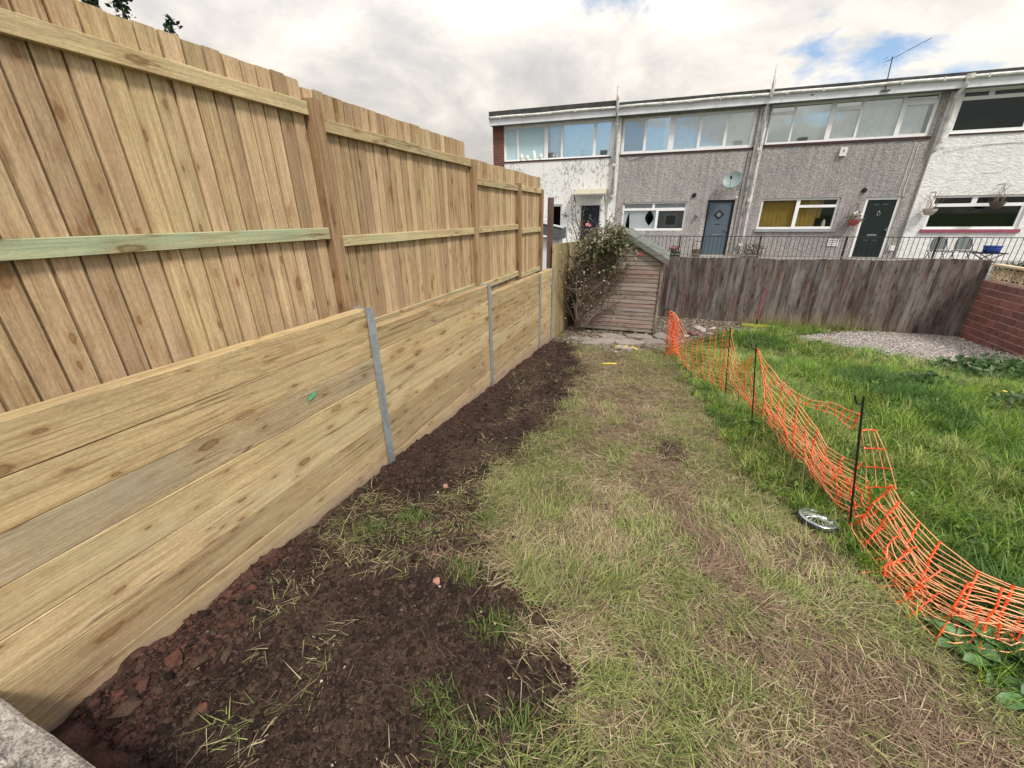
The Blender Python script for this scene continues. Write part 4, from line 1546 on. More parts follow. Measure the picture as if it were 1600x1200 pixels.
folding_chair(8.17, 17.5, 'grey folding chair nearer the corner pilaster, leftmost of the pair')
folding_chair(8.80, 17.53, 'grey folding chair next to the blue tub table')
tb = root('folding_table', (9.40, 17.5, .5), 'small dark table with crossed legs holding the blue tub', 'table')
MB().box(9.06, 9.74, 17.25, 17.75, .84, .87).build('tabletop', M['iron'], tb)
for y in (17.3, 17.7):
    MB().tube([(9.12, y, .5), (9.66, y, .84)], .014, 6).build('leg', M['iron'], tb)
    MB().tube([(9.66, y, .5), (9.12, y, .84)], .014, 6).build('leg', M['iron'], tb)
bt = root('storage_tub', (9.42, 17.45, .872), 'blue plastic tub standing on the small dark table', 'tub')
m = MB()
m.lathe([(0, .872), (.15, .872), (.19, .90), (.205, 1.07), (.19, 1.075), (.0, 1.06)], (9.42, 17.45, 0), 20)
m.smooth = True
m.build('body', M['bluetub'], bt)
MB().lathe([(.206, 1.045), (.222, 1.05), (.222, 1.07), (.206, 1.075)], (9.42, 17.45, 0), 20).build('rim', M['bluetub'], bt)


def cov_disc(x, y, r_, label):
    h = root('planter', (x, y, .5), label, 'planter', 'round black planters behind the railing')
    m = MB()
    m.lathe([(r_, .5), (r_ * 1.02, .56), (r_ * .92, .60), (r_ * .7, .645), (r_ * .35, .665), (0, .67)], (x, y, 0), 18)
    m.smooth = True
    m.build('bowl', M['black'], h)


cov_disc(.74, 15.25, .17, 'upturned black bowl behind the railing left of the slate blue door')
cov_disc(3.62, 15.25, .17, 'upturned black bowl behind the railing under the ochre curtain window')
cov_disc(7.35, 15.25, .19, 'upturned black bowl behind the railing in front of the grey chairs')

gp = root('flower_pot', (.20, 15.3, .5), 'dark green pot with red flowers behind the shed roof end', 'flower pot')
MB().lathe([(0, .5), (.15, .5), (.19, .86), (.165, .86), (.15, .8), (0, .8)], (.20, 15.3, 0), 14).build('pot', M['greenpot'], gp)
leaf_obj('foliage', leaf_cloud(60, (.20, 15.3, .93), (.2, .2, .12), .09, [(.04, .07, .03), (.09, .12, .05)], 8), M['leaf'], gp)
for k in range(6):
    a = k * 1.05
    MB().lathe([(0, .95), (.04, .97), (.03, 1.01), (0, 1.02)], (.20 + .12 * math.cos(a), 15.3 + .1 * math.sin(a), random.random() * .06), 7).build('flower', M['red' if k % 2 else 'pink'], gp)
pc = root('metal_planter', (1.05, 18.35, .5), 'thin metal plant stand beside the slate blue door', 'plant stand')
MB().lathe([(0, .5), (.14, .5), (.18, .78), (.15, .78), (0, .74)], (1.05, 18.35, 0), 12).build('pot', M['brownpot'], pc)
MB().tube([(.90, 18.35, .78), (.90, 18.35, 1.0), (.95, 18.35, 1.08), (1.15, 18.35, 1.08), (1.20, 18.35, 1.0), (1.20, 18.35, .78)], .012, 5).build('hoop', M['iron'], pc)
sh = root('scrubby_plant', (2.98, 18.4, .5), 'scrubby brown and green plant at the foot of the pole between grey houses', 'plant')
m = MB()
r = random.Random(3)
for k in range(22):
    p = Vector((2.98 + r.uniform(-.3, .4), 18.4 + r.uniform(-.15, .1), .5))
    pts = [p]
    d = Vector((r.uniform(-.4, .4), 0, 1))
    for s in range(4):
        d = (d + Vector((r.uniform(-.4, .4), r.uniform(-.2, .2), 0))).normalized()
        pts.append(pts[-1] + d * r.uniform(.08, .2))
    m.tube(pts, [.010, .008, .007, .005, .003], 4)
tag(m.build('stems', M['bark'], sh), kind='stuff')
leaf_obj('foliage', leaf_cloud(220, (3.02, 18.38, .78), (.42, .2, .32), .075, [(.07, .085, .035), (.16, .11, .06), (.045, .05, .03)], 12), M['leaf'], sh)

# ------------------------------------------------------------------ houses across the gardens, mirrored in the windows
def far_house(x0, x1, zr, label, wallmat):
    h = root('detached_house', ((x0 + x1) / 2, -16, 0), label, 'house', 'houses behind the photographer')
    MB().box(x0, x1, -24, -16, -.5, zr - 2.6).build('wall', M[wallmat], h)
    m = MB()
    m.add([(x0 - .3, -15.6, zr - 2.7), (x1 + .3, -15.6, zr - 2.7), (x1 + .3, -20, zr), (x0 - .3, -20, zr), (x0 - .3, -24.4, zr - 2.7), (x1 + .3, -24.4, zr - 2.7)],
          [(0, 1, 2, 3), (3, 2, 5, 4), (0, 3, 4), (1, 5, 2), (0, 4, 5, 1)])
    r_ = m.build('roof', M['roofgrey'], h)
    for cx_ in (x0 + .8, x1 - 1.2):
        MB().box(cx_, cx_ + .8, -20.5, -19.7, zr - .8, zr + 1.2).build('chimney', M['quoin'], r_)
    for k in range(3):
        xa = x0 + 1.0 + k * (x1 - x0 - 2) / 3
        for z in (.9, 3.6):
            w_ = MB().box(xa, xa + 1.3, -15.985, -15.94, z, z + 1.2).build('window', M['upvc'], h)
            MB().box(xa + .08, xa + 1.22, -15.938, -15.93, z + .08, z + 1.12).build('pane', M['door_black'], w_)


far_house(-13, -4.5, 8.3, 'left brick house standing behind the photographer', 'quoin')
far_house(-2.5, 5.5, 8.0, 'middle rendered house standing behind the photographer', 'dash')
far_house(8.5, 17, 8.6, 'right brick house standing behind the photographer', 'quoin')

# ------------------------------------------------------------------ white outbuilding behind the low fence
ga = root('outbuilding', (-3.6, 12.2, -.5), 'small white outbuilding with a dark sloping roof behind the low fence', 'outbuilding')
MB().box(-4.6, -2.80, 11.15, 11.55, -.6, 1.52).build('wall', M['whitewall'], ga)
m = MB()
m.add([(-4.8, 10.98, 2.22), (-2.72, 10.98, 1.78), (-2.72, 11.6, 1.78), (-4.8, 11.6, 2.22), (-4.8, 10.98, 1.96), (-2.72, 10.98, 1.50), (-2.72, 11.6, 1.50), (-4.8, 11.6, 1.96)],
      [(0, 1, 2, 3), (7, 6, 5, 4), (0, 4, 5, 1), (1, 5, 6, 2), (2, 6, 7, 3), (3, 7, 4, 0)])
m.build('roof', M['roofgrey'], ga)
m = MB()
m.add([(-4.8, 10.955, 2.26), (-2.64, 10.955, 1.81), (-2.64, 10.978, 1.81), (-4.8, 10.978, 2.26), (-4.8, 10.955, 2.22), (-2.64, 10.955, 1.77), (-2.64, 10.978, 1.77), (-4.8, 10.978, 2.22)],
      [(0, 1, 2, 3), (7, 6, 5, 4), (0, 4, 5, 1), (1, 5, 6, 2), (2, 6, 7, 3), (3, 7, 4, 0)])
m.build('roof_edge', M['whitewall'], ga)

# ------------------------------------------------------------------ shed
SY = 9.62
sd_ = root('shed', (-.98, 10.4, -.5), 'weathered timber shed with mossy pitched roof in the far corner', 'shed')
x0, x1, xm = -1.87, -.09, -.98
zb, ze, za = -.47, 1.17, 1.70
nbd = 23
bhgt = (za - zb) / nbd
for i in range(nbd):
    a, b = zb + i * bhgt, zb + (i + 1) * bhgt
    if b > ze:
        k = (a - ze) / (za - ze) if a > ze else 0
        ins_ = (xm - x0) * max(0, k)
    else:
        ins_ = 0
    l, r_ = x0 + ins_ + .02, x1 - ins_ - .02
    if r_ - l < .12:
        continue
    m = MB()
    ns = 6
    for j in range(ns + 1):
        x = l + (r_ - l) * j / ns
        w_ = (random.random() - .5) * .008
        m.v += [(x, SY - .014 + w_ * .6, a), (x, SY - .004, b - .004), (x, SY + .01, b - .004), (x, SY + .01, a)]
    for j in range(ns):
        for q in range(4):
            q2 = (q + 1) % 4
            m.f.append((j * 4 + q2, j * 4 + q, (j + 1) * 4 + q, (j + 1) * 4 + q2))
    m.f += [(0, 1, 2, 3), tuple(ns * 4 + q for q in (3, 2, 1, 0))]
    m.build('cladding_board', M['clad'], sd_, at=(xm, SY, a))
MB().box(x1 - .012, x1 + .045, SY - .035, SY + .012, zb - .03, ze + .03).build('corner_trim', M['trim'], sd_)
MB().box(x0 - .045, x0 + .012, SY - .035, SY + .012, zb - .03, ze + .03).build('corner_trim', M['trim'], sd_)
m = MB()
for (xx) in (x0, x1):
    m.box(xx - .012, xx + .012, SY + .013, 11.5, zb, ze)
m.box(x0, x1, 11.5, 11.52, zb, ze)
m.build('side_wall', M['clad'], sd_)
for s in (-1, 1):
    ex, ez = xm + s * 1.02, ze - .075
    for (pn, y0_, y1_, t0_, t1_, mt, nm) in (('a', SY - .07, 11.6, .0, .03, 'barge', 'roof_panel'),):
        m = MB()
        m.add([(xm, y0_, za + .04), (ex, y0_, ez + .04), (ex, y1_, ez + .04), (xm, y1_, za + .04), (xm, y0_, za + .065), (ex, y0_, ez + .065), (ex, y1_, ez + .065), (xm, y1_, za + .065)],
              [(0, 1, 2, 3), (7, 6, 5, 4), (0, 4, 5, 1), (1, 5, 6, 2), (2, 6, 7, 3), (3, 7, 4, 0)])
        m.build(nm, M[mt], sd_)
    m = MB()
    y0_, y1_ = SY - .10, SY - .072
    m.add([(xm, y0_, za - .05), (ex, y0_, ez - .05), (ex, y1_, ez - .05), (xm, y1_, za - .05), (xm, y0_, za + .075), (ex, y0_, ez + .075), (ex, y1_, ez + .075), (xm, y1_, za + .075)],
          [(0, 1, 2, 3), (7, 6, 5, 4), (0, 4, 5, 1), (1, 5, 6, 2), (2, 6, 7, 3), (3, 7, 4, 0)])
    m.build('bargeboard', M['barge'], sd_)
    for k in range(3):        # lapped felt strips along the slope
        t_ = .25 + .28 * k
        cx_, cz_ = xm + (ex - xm) * t_, za + (ez - za) * t_ + .068
        MB().add([(cx_ - .05, SY - .06, cz_ + .02 * 1), (cx_ + .05, SY - .06, cz_ - .01), (cx_ + .05, 11.6, cz_ - .01), (cx_ - .05, 11.6, cz_ + .02)], [(0, 1, 2, 3)]).build('felt_strip', M['barge'], sd_)

# ------------------------------------------------------------------ climbing rose on the shed
ro = root('climbing_rose', (-1.75, 9.2, -.45), 'half-dead climbing rose sprawling over the left side of the shed', 'shrub')
r = random.Random(17)
allp = []
m = MB()


def stem(p, d, L, rad, lvl):
    pts, rs = [Vector(p)], [rad]
    n_ = max(3, int(L / .14))
    d = Vector(d).normalized()
    for s in range(n_):
        d = (d + Vector((r.uniform(-.35, .35), r.uniform(-.25, .25), r.uniform(-.25, .30)))).normalized()
        q = pts[-1] + d * (L / n_)
        q.y = min(q.y, SY - .06)
        q.x = max(q.x, -2.12)
        pts.append(q)
        rs.append(rad * (1 - .75 * (s + 1) / n_) + .002)
    m.tube(pts, rs, 5)
    for s, q in enumerate(pts[1:]):
        if lvl >= 1:
            allp.append(q)
        if lvl < 3 and r.random() < (.75 if lvl else .85):
            stem(q, d + Vector((r.uniform(-1, 1), r.uniform(-.7, .3), r.uniform(-.5, .8))), L * r.uniform(.30, .55), rs[s] * .6, lvl + 1)


for (px, dx, L, rad) in ((-1.85, -.10, 1.9, .030), (-1.75, .18, 1.8, .028), (-1.68, .45, 1.6, .024), (-1.9, .0, 2.0, .024)):
    stem((px, 9.25 + r.uniform(-.1, .1), -.45), (dx, .05, 1), L, rad, 0)
m.tube([(-1.75, 9.3, .2), (-1.45, 9.35, .55), (-1.2, 9.4, .78), (-1.05, 9.42, .86), (-.7, 9.45, 1.05), (-.5, 9.48, 1.15)], [.022, .020, .016, .012, .007, .004], 5)
m.tube([(-1.05, 9.42, .86), (-.9, 9.42, .80), (-.72, 9.42, .74)], [.012, .009, .004], 5)
m.tube([(-2.05, 9.2, 1.2), (-2.12, 9.1, 1.6), (-2.1, 9.05, 1.9)], [.012, .009, .004], 5)
m.smooth = True
m.build('stems', M['bark'], ro)
ap = np.array([tuple(p) for p in allp])
rr = np.random.default_rng(4)
parts_ = []
if len(ap):
    pick = ap[rr.integers(0, len(ap), 1000)] + rr.normal(size=(1000, 3)) * .07
    parts_.append(leaves_at(pick, .055, [(.22, .18, .105), (.31, .245, .165), (.15, .15, .075), (.52, .45, .35), (.10, .09, .055)], rr, .3))
GREEN = [(.155, .19, .085), (.22, .255, .135), (.10, .12, .06), (.36, .38, .26), (.28, .22, .13), (.19, .15, .09)]
for (cx_, cy_, cz_, rx, ry, rz_, nn_) in ((-1.30, 9.30, 1.62, .42, .30, .28, 620), (-1.55, 9.25, 1.42, .35, .30, .32, 420), (-1.06, 9.36, 1.55, .26, .24, .36, 420), (-.85, 9.42, 1.30, .22, .16, .28, 60),
                                        (-1.18, 9.4, 1.0, .16, .15, .35, 160), (-1.70, 9.2, 1.35, .30, .25, .28, 130)):
    parts_.append(leaf_cloud(nn_, (cx_, cy_, cz_), (rx, ry, rz_), .075, GREEN, int(cx_ * -100), .45, .35))
V = np.concatenate([p[0] for p in parts_])
Cc = np.concatenate([p[2] for p in parts_])
leaf_obj('foliage', (V, np.arange(len(V)).reshape(-1, 4), Cc), M['leaf'], ro)
for (fx, fy, fz, s_, mt) in ((-1.66, 9.05, 1.86, .07, 'pink'), (-.55, 9.4, 1.28, .04, 'red'), (-.62, 9.4, 1.29, .035, 'pink')):
    fm = MB()
    for k in range(9):
        a, el = k * 2.4, .25 + .12 * k
        d = Vector((math.cos(a) * math.cos(el), math.sin(a) * math.cos(el), math.sin(el)))
        b_ = d.orthogonal().normalized()
        c_ = d.cross(b_)
        o_ = Vector((fx, fy, fz))
        fm.add([o_, o_ + d * s_ * .6 + b_ * s_ * .45, o_ + d * s_ + c_ * s_ * .2, o_ + d * s_ * .6 - b_ * s_ * .45], [(0, 1, 2, 3)])
    fm.build('flower', M[mt], ro)

# ------------------------------------------------------------------ conifer beyond the tall fence
ct = root('conifer_tree', (-5.1, 2.6, .8), 'dark conifer with only its tips showing over the tall fence', 'tree')
MB().tube([(-5.1, 2.6, .6), (-5.1, 2.6, 2.2), (-5.05, 2.6, 3.6)], [.11, .08, .03], 7).build('trunk', M['bark'], ct)
cv = []
rr = np.random.default_rng(8)
tips = [(-5.0, 2.45, 4.12), (-4.95, 2.70, 4.02), (-4.9, 3.16, 4.02), (-4.9, 3.55, 3.90), (-4.95, 2.25, 4.2), (-5.2, 2.6, 4.25), (-4.9, 2.9, 3.9)]
m = MB()
for (tx, ty, tz) in tips:
    base_ = Vector((-5.1, 2.6, tz - 1.1))
    tip = Vector((tx, ty, tz))
    mid = base_.lerp(tip, .5) + Vector((tx + 5.1, ty - 2.6, -.1)) * .35
    m.tube([base_, mid, tip], [.02, .012, .004], 4)
    for s in range(420):
        f_ = rr.random() ** .6
        q = (base_.lerp(mid, f_ * 2) if f_ < .5 else mid.lerp(tip, f_ * 2 - 1))
        w_ = .16 * (1.08 - f_)
        cv.append(np.array(q) + rr.normal(size=3) * np.array([w_, w_, w_ * .7]))
m.build('branches', M['bark'], ct)
cv = np.array(cv)
body = rr.normal(size=(5200, 3)) * np.array([.36, .42, .8]) + np.array([-5.15, 2.6, 2.5])
cv = np.concatenate([cv, body[body[:, 2] < 3.55]])
d1 = leaves_at(cv, .045, [(.022, .050, .022), (.035, .070, .028), (.015, .035, .018)], rr, -.3)
leaf_obj('crown', d1, M['leaf'], ct)

# ------------------------------------------------------------------ grass
def blades(name, p, length, width, head, lean, curl, col, mat, segs=3):
    """p (n,3); blades as tapering bent strips with a colour each"""
    n = len(p)
    dx, dy = np.cos(head), np.sin(head)
    sx, sy = -dy, dx
    rows = []
    cols = []
    pos = p.copy()
    ang = lean.copy()
    for s in range(segs + 1):
        t = s / segs
        w = width * (1 - t * .85) * .5
        if s < segs:
            rows.append(np.stack([pos[:, 0] - sx * w, pos[:, 1] - sy * w, pos[:, 2]], 1))
            rows.append(np.stack([pos[:, 0] + sx * w, pos[:, 1] + sy * w, pos[:, 2]], 1))
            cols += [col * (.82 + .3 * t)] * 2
            st = length / segs
            pos = pos + np.stack([dx * np.sin(ang) * st, dy * np.sin(ang) * st, np.cos(ang) * st], 1)
            ang = ang + curl / segs
        else:
            rows.append(pos)
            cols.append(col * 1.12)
    k = 2 * segs + 1
    v = np.stack(rows, 1).reshape(-1, 3)
    c = np.stack(cols, 1).reshape(-1, 3)
    b = (np.arange(n) * k)[:, None]
    quads = np.concatenate([b + np.array([2 * s, 2 * s + 1, 2 * s + 3, 2 * s + 2]) for s in range(segs - 1)])
    tris = b + np.array([2 * segs - 2, 2 * segs - 1, 2 * segs])
    # keep blades from sinking below the soil
    gz = np.repeat(p[:, 2] - .004, k)
    v[:, 2] = np.maximum(v[:, 2], gz + (np.abs(np.sin(v[:, 0] * 91)) * .006))
    me = np_mesh(name, v, quads, tris, c)
    o = np_obj(name, me, mat)
    return tag(o, kind='stuff')


def scatter(n, x0, x1, y0, y1):
    return rng.uniform(x0, x1, n), rng.uniform(y0, y1, n)


def in_view(x, y):
    return (x < .98 * y + 1.7) & (x < 6.66)


def flow(x, y, sc_=.9, seed=301):
    return (fbm(x * sc_, y * sc_, 2, seed) - .5) * 9.0


# mown, drying grass in the middle
PX, PY = [], []
for (n, y0, y1, xa, xb) in ((105000, .45, 2.4, -2.1, 2.0), (76000, 2.4, 4.8, -1.6, 1.5), (50000, 4.8, 8.8, -2.1, 1.0)):
    x, y = scatter(n, xa, xb, y0, y1)
    PX.append(x)
    PY.append(y)
x, y = np.concatenate(PX), np.concatenate(PY)
s0, c0, g0, r0, l0 = zones(x, y)
clump = fbm(x * 6, y * 6, 3, 91)
prob = (1 - l0 * .75) * np.clip(1.02 - s0 * 1.02, .0, 1) * (1 - r0 * .8) * (1 - c0 * .9) * np.clip(.30 + 1.25 * (clump - .25), .1, 1)
prob = np.maximum(prob, .10 * sstep(.46, .66, fbm(x * 3.4, y * 3.4, 3, 421)) * (1 - c0) * (1 - l0))
keep = (rng.random(len(x)) < prob) & in_view(x, y)
x, y, clump = x[keep], y[keep], clump[keep]
z = ground_z(x, y)
n = len(x)
g = fbm(x * 1.6, y * 1.6, 3, 95)
gr = np.clip(sstep(.40, .64, g) * .85 + sstep(.55, .75, clump) * .35 + .55 * sstep(-.9, .1, x - np.interp(y, LYY, LX)) * sstep(.3, .6, clump), 0, 1)
straw = lerp((.270, .205, .115), (.660, .560, .350), rng.random(n) ** 1.3)
brown = lerp((.130, .088, .062), (.400, .275, .190), rng.random(n) ** 1.2)
green = lerp((.105, .145, .040), (.430, .470, .165), rng.random(n) ** 1.1)
dull = sstep(.5, .72, fbm(x * 2.2, y * 2.2, 3, 99))
brownp = sstep(.35, -.15, poly_sd(x, y, [(.75, 1.55), (1.3, 1.75), (1.6, 1.35), (1.25, .9), (.7, .95)]) + (fbm(x * 3, y * 3, 3, 401) - .5) * .9)
brownp = np.maximum(brownp, .8 * sstep(.35, -.15, poly_sd(x, y, [(-.75, 5.2), (-.2, 5.4), (.25, 4.6), (-.1, 4.2), (-.7, 4.4)]) + (fbm(x * 3, y * 3, 3, 403) - .5) * .9))
greenp = sstep(.3, -.1, poly_sd(x, y, [(-.25, .95), (.35, 1.15), (.5, .75), (.0, .45), (-.4, .6)]) + (fbm(x * 4, y * 4, 3, 405) - .5) * .7)
BX, BY = [-.42, .20, .52, .85, 1.12, 1.45], [4.9, 3.1, 2.38, 1.93, 1.62, 1.40]
bandd = np.min([np.hypot(x - (ax_ + (bx_ - ax_) * q), y - (ay_ + (by_ - ay_) * q)) for ax_, ay_, bx_, by_ in zip(BX, BY, BX[1:], BY[1:]) for q in (0, .2, .4, .6, .8, 1)], 0)
brownp = np.maximum(brownp, sstep(.34, .06, bandd + (fbm(x * 4, y * 4, 4, 407) - .5) * .75))
tuft = sstep(.60, .70, fbm(x * 5.5, y * 5.5, 3, 409)) * (1 - .6 * brownp)
gr = np.clip((gr * .68 + .12) * (1 - brownp) + greenp * .75 + tuft * .9, 0, 1)
isg = rng.random(n) < gr * .85
dull = np.maximum(dull, brownp)
col = np.where(isg[:, None], green, np.where((rng.random(n) < .22 + .62 * dull)[:, None], brown, straw))
length = (.03 + .085 * rng.random(n) + .06 * rng.random(n) ** 4) * np.where(isg, .9, 1.1)
lean = np.where(isg, rng.uniform(.6, 1.45, n), rng.uniform(1.2, 1.62, n))
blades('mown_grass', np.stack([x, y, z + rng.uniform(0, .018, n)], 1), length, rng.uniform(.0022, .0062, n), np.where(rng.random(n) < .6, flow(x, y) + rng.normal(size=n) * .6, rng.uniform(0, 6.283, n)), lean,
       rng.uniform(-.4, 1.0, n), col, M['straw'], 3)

# loose straw strewn over the soil
x, y = scatter(40000, -2.1, .1, .35, 7.8)
s0, c0, g0, r0, l0 = zones(x, y)
keep = (rng.random(len(x)) < s0 * (.16 + .5 * sstep(.5, .7, fbm(x * 4, y * 4, 3, 97)))) & (rng.random(len(x)) < np.clip(1.9 - y * .2, .4, 1))
x, y = x[keep], y[keep]
n = len(x)
blades('loose_straw', np.stack([x, y, ground_z(x, y) + .006], 1), rng.uniform(.015, .085, n), rng.uniform(.0010, .0022, n), rng.uniform(0, 6.283, n),
       rng.uniform(1.4, 1.62, n), rng.uniform(-.15, .25, n), lerp((.09, .062, .042), (.26, .20, .115), rng.random(n) ** 1.5), M['straw'], 3)

# long green grass on the right
PX, PY = [], []
for (n, y0, y1, xa, xb) in ((3000, .3, 1.6, 1.4, 3.3), (5600, 1.6, 3.2, .95, 4.6), (7800, 3.2, 5.5, .6, 6.2), (7600, 5.5, 8.2, .2, 6.66), (4600, 8.2, 12.2, .2, 6.66)):
    x, y = scatter(n, xa, xb, y0, y1)
    PX.append(x)
    PY.append(y)
tx, ty = np.concatenate(PX), np.concatenate(PY)
s0, c0, g0, r0, l0 = zones(tx, ty)
clump = fbm(tx * 3.2, ty * 3.2, 3, 191)
prob = l0 * (1 - g0) * (1 - r0) * np.clip(.5 + 1.5 * (clump - .3), .25, 1)
keep = (rng.random(len(tx)) < prob) & in_view(tx, ty)
tx, ty, clump = tx[keep], ty[keep], clump[keep]
NB = 13
nt = len(tx)
edge = sstep(.0, .7, tx - np.interp(ty, LYY, LX))
big = fbm(tx * .8, ty * .8, 3, 195)
kind = rng.random(nt)
tcol = lerp((.105, .195, .022), (.330, .490, .070), np.clip(rng.random(nt) * .8 + (clump - .5) * .9, 0, 1))
tcol = lerp(tcol, lerp((.28, .33, .085), (.50, .48, .20), rng.random(nt)), (kind < .06 + .42 * sstep(.50, .64, big)) * .85)
tcol = lerp(tcol, lerp((.045, .115, .028), (.085, .185, .045), rng.random(nt)), ((kind > .74) | (big < .40)) * .8)
tlen = rng.uniform(.09, .21, nt) * (.55 + .5 * edge) * (.7 + .7 * clump)
th = flow(tx, ty, .6, 311)
rp = lambda q: np.repeat(q, NB)
n = nt * NB
aa = rng.uniform(0, 6.283, n)
x, y = rp(tx) + np.cos(aa) * rng.random(n) * .035, rp(ty) + np.sin(aa) * rng.random(n) * .035
head = np.where(rng.random(n) < .45, rp(th) + rng.normal(size=n) * .5, aa)
col = np.repeat(tcol, NB, 0) * rng.uniform(.6, 1.35, n)[:, None]
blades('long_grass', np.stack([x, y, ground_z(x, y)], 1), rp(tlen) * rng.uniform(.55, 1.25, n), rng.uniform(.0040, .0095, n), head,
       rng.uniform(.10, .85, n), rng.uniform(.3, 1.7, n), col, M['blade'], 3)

# tall pale stalks, by the back fence and dotted through the meadow
x1_, y1_ = scatter(1500, 2.0, 5.6, 11.6, 12.25)
x2_, y2_ = scatter(300, 1.2, 6.0, 2.4, 10.5)
x3_, y3_ = scatter(90, .9, 1.5, 3.4, 6.2)
x4_, y4_ = scatter(160, .3, 2.6, 10.2, 12.2)
x, y = np.concatenate([x1_, x2_, x3_, x4_]), np.concatenate([y1_, y2_, y3_, y4_])
s0, c0, g0, r0, l0 = zones(x, y)
keep = (rng.random(len(x)) > g0 * .75) & in_view(x, y)
x, y = x[keep], y[keep]
n = len(x)
blades('grass_stalks', np.stack([x, y, ground_z(x, y)], 1), rng.uniform(.18, .55, n), rng.uniform(.003, .006, n), rng.uniform(0, 6.283, n),
       rng.uniform(.0, .45, n), rng.uniform(0, .7, n), lerp((.26, .21, .11), (.45, .37, .21), rng.random(n)), M['straw'], 3)

# small green tufts and seedlings in the soil near the front
cx_, cy_ = np.array([-.55, -.72, -.35, -.95, -1.75, -1.55, -.15, -.05, -1.0, .35, -.6]), np.array([.80, .92, .95, 1.62, 1.72, 1.95, .78, 1.9, 2.15, 2.0, 1.35])
k = rng.integers(0, len(cx_), 2600)
x, y = cx_[k] + rng.normal(size=2600) * .075, cy_[k] + rng.normal(size=2600) * .055
n = len(x)
blades('green_tufts', np.stack([x, y, ground_z(x, y)], 1), rng.uniform(.03, .10, n), rng.uniform(.002, .005, n), rng.uniform(0, 6.283, n),
       rng.uniform(.1, 1.1, n), rng.uniform(0, 1.0, n), lerp((.09, .15, .03), (.22, .31, .08), rng.random(n)), M['blade'], 2)

# ------------------------------------------------------------------ broad leaved weeds in the meadow
def leafy(name, cen, rad, n, size, cols, seed, flat=.8):
    r = np.random.default_rng(seed)
    p = np.asarray(cen) + r.normal(size=(n, 3)) * np.asarray(rad) * .5
    p[:, 2] = np.maximum(p[:, 2], ground_z(p[:, 0], p[:, 1]) + .02)
    return leaves_at(p, size, cols, r, .1)


wv, wc = [], []
for k in range(260):
    y = 2.1 + 8.0 * random.random() ** 1.2
    x = float(np.interp(y, LYY, LX)) + .25 + random.random() ** 1.3 * 4.5
    s0, c0, g0, r0, l0 = [float(v[0]) for v in zones(np.array([x]), np.array([y]))]
    if g0 > .3 or r0 > .3 or x > .98 * y + .6:
        continue
    zc = float(ground_z(np.array([x]), np.array([y]))[0])
    d = leafy('w', (x, y, zc + .07), (.16, .16, .07), 22, .042, [(.085, .165, .035), (.13, .22, .055), (.18, .27, .085), (.10, .17, .07)], k)
    wv.append(d[0])
    wc.append(d[2])
V = np.concatenate(wv)
me = np_mesh('meadow_weeds', V, np.arange(len(V)).reshape(-1, 4), None, np.concatenate(wc), smooth=False)
tag(np_obj('meadow_weeds', me, M['leaf']), kind='stuff')


def weed_clump(x, y, rx, ry, h, n, size, cols, label, seed, yellow=0):
    zc = float(ground_z(np.array([x]), np.array([y]))[0])
    o = root('weed_clump', (x, y, zc), label, 'plant', 'leafy weeds by the gravel')
    r = np.random.default_rng(seed)
    a, q = r.random(n) * 6.283, np.sqrt(r.random(n))
    p = np.stack([x + np.cos(a) * q * rx, y + np.sin(a) * q * ry, zc + .03 + r.random(n) * h * (1.05 - q)], 1)
    leaf_obj('leaves', leaves_at(p, size, cols, r, -.1), M['leaf'], o)
    m = MB()
    for k in range(14):
        b = random.random() * 6.28
        e = Vector((x + math.cos(b) * rx * .6, y + math.sin(b) * ry * .6, zc + h * (.5 + .5 * random.random())))
        m.tube([(x + math.cos(b) * rx * .3, y + math.sin(b) * ry * .3, zc - .02), e], [.006, .003], 4)
    tag(m.build('stems', M['weedstem'], o), kind='stuff')
    for k in range(yellow):
        b = random.random() * 6.28
        MB().lathe([(0, zc + h * .7), (.022, zc + h * .75), (.03, zc + h * .8), (0, zc + h * .79)], (x + math.cos(b) * rx * .6, y + math.sin(b) * ry * .5, 0), 7).build('flower', M['yellow'], o)
    return o


DG = [(.045, .105, .032), (.075, .150, .045), (.125, .20, .085), (.16, .23, .12)]
weed_clump(5.2, 8.45, .75, .45, .34, 620, .10, DG, 'dark leafy weeds at the edge of the gravel patch', 31)
weed_clump(5.95, 8.75, .6, .4, .30, 420, .10, DG, 'dark leafy weeds against the foot of the red wall', 32)
weed_clump(4.55, 6.6, .5, .35, .26, 320, .09, DG + [(.16, .20, .13)], 'grey-green weeds with a yellow flower at the right edge', 33, 3)
weed_clump(3.95, 7.4, .45, .35, .2, 260, .08, DG, 'low dark weeds in the long grass below the gravel', 34)


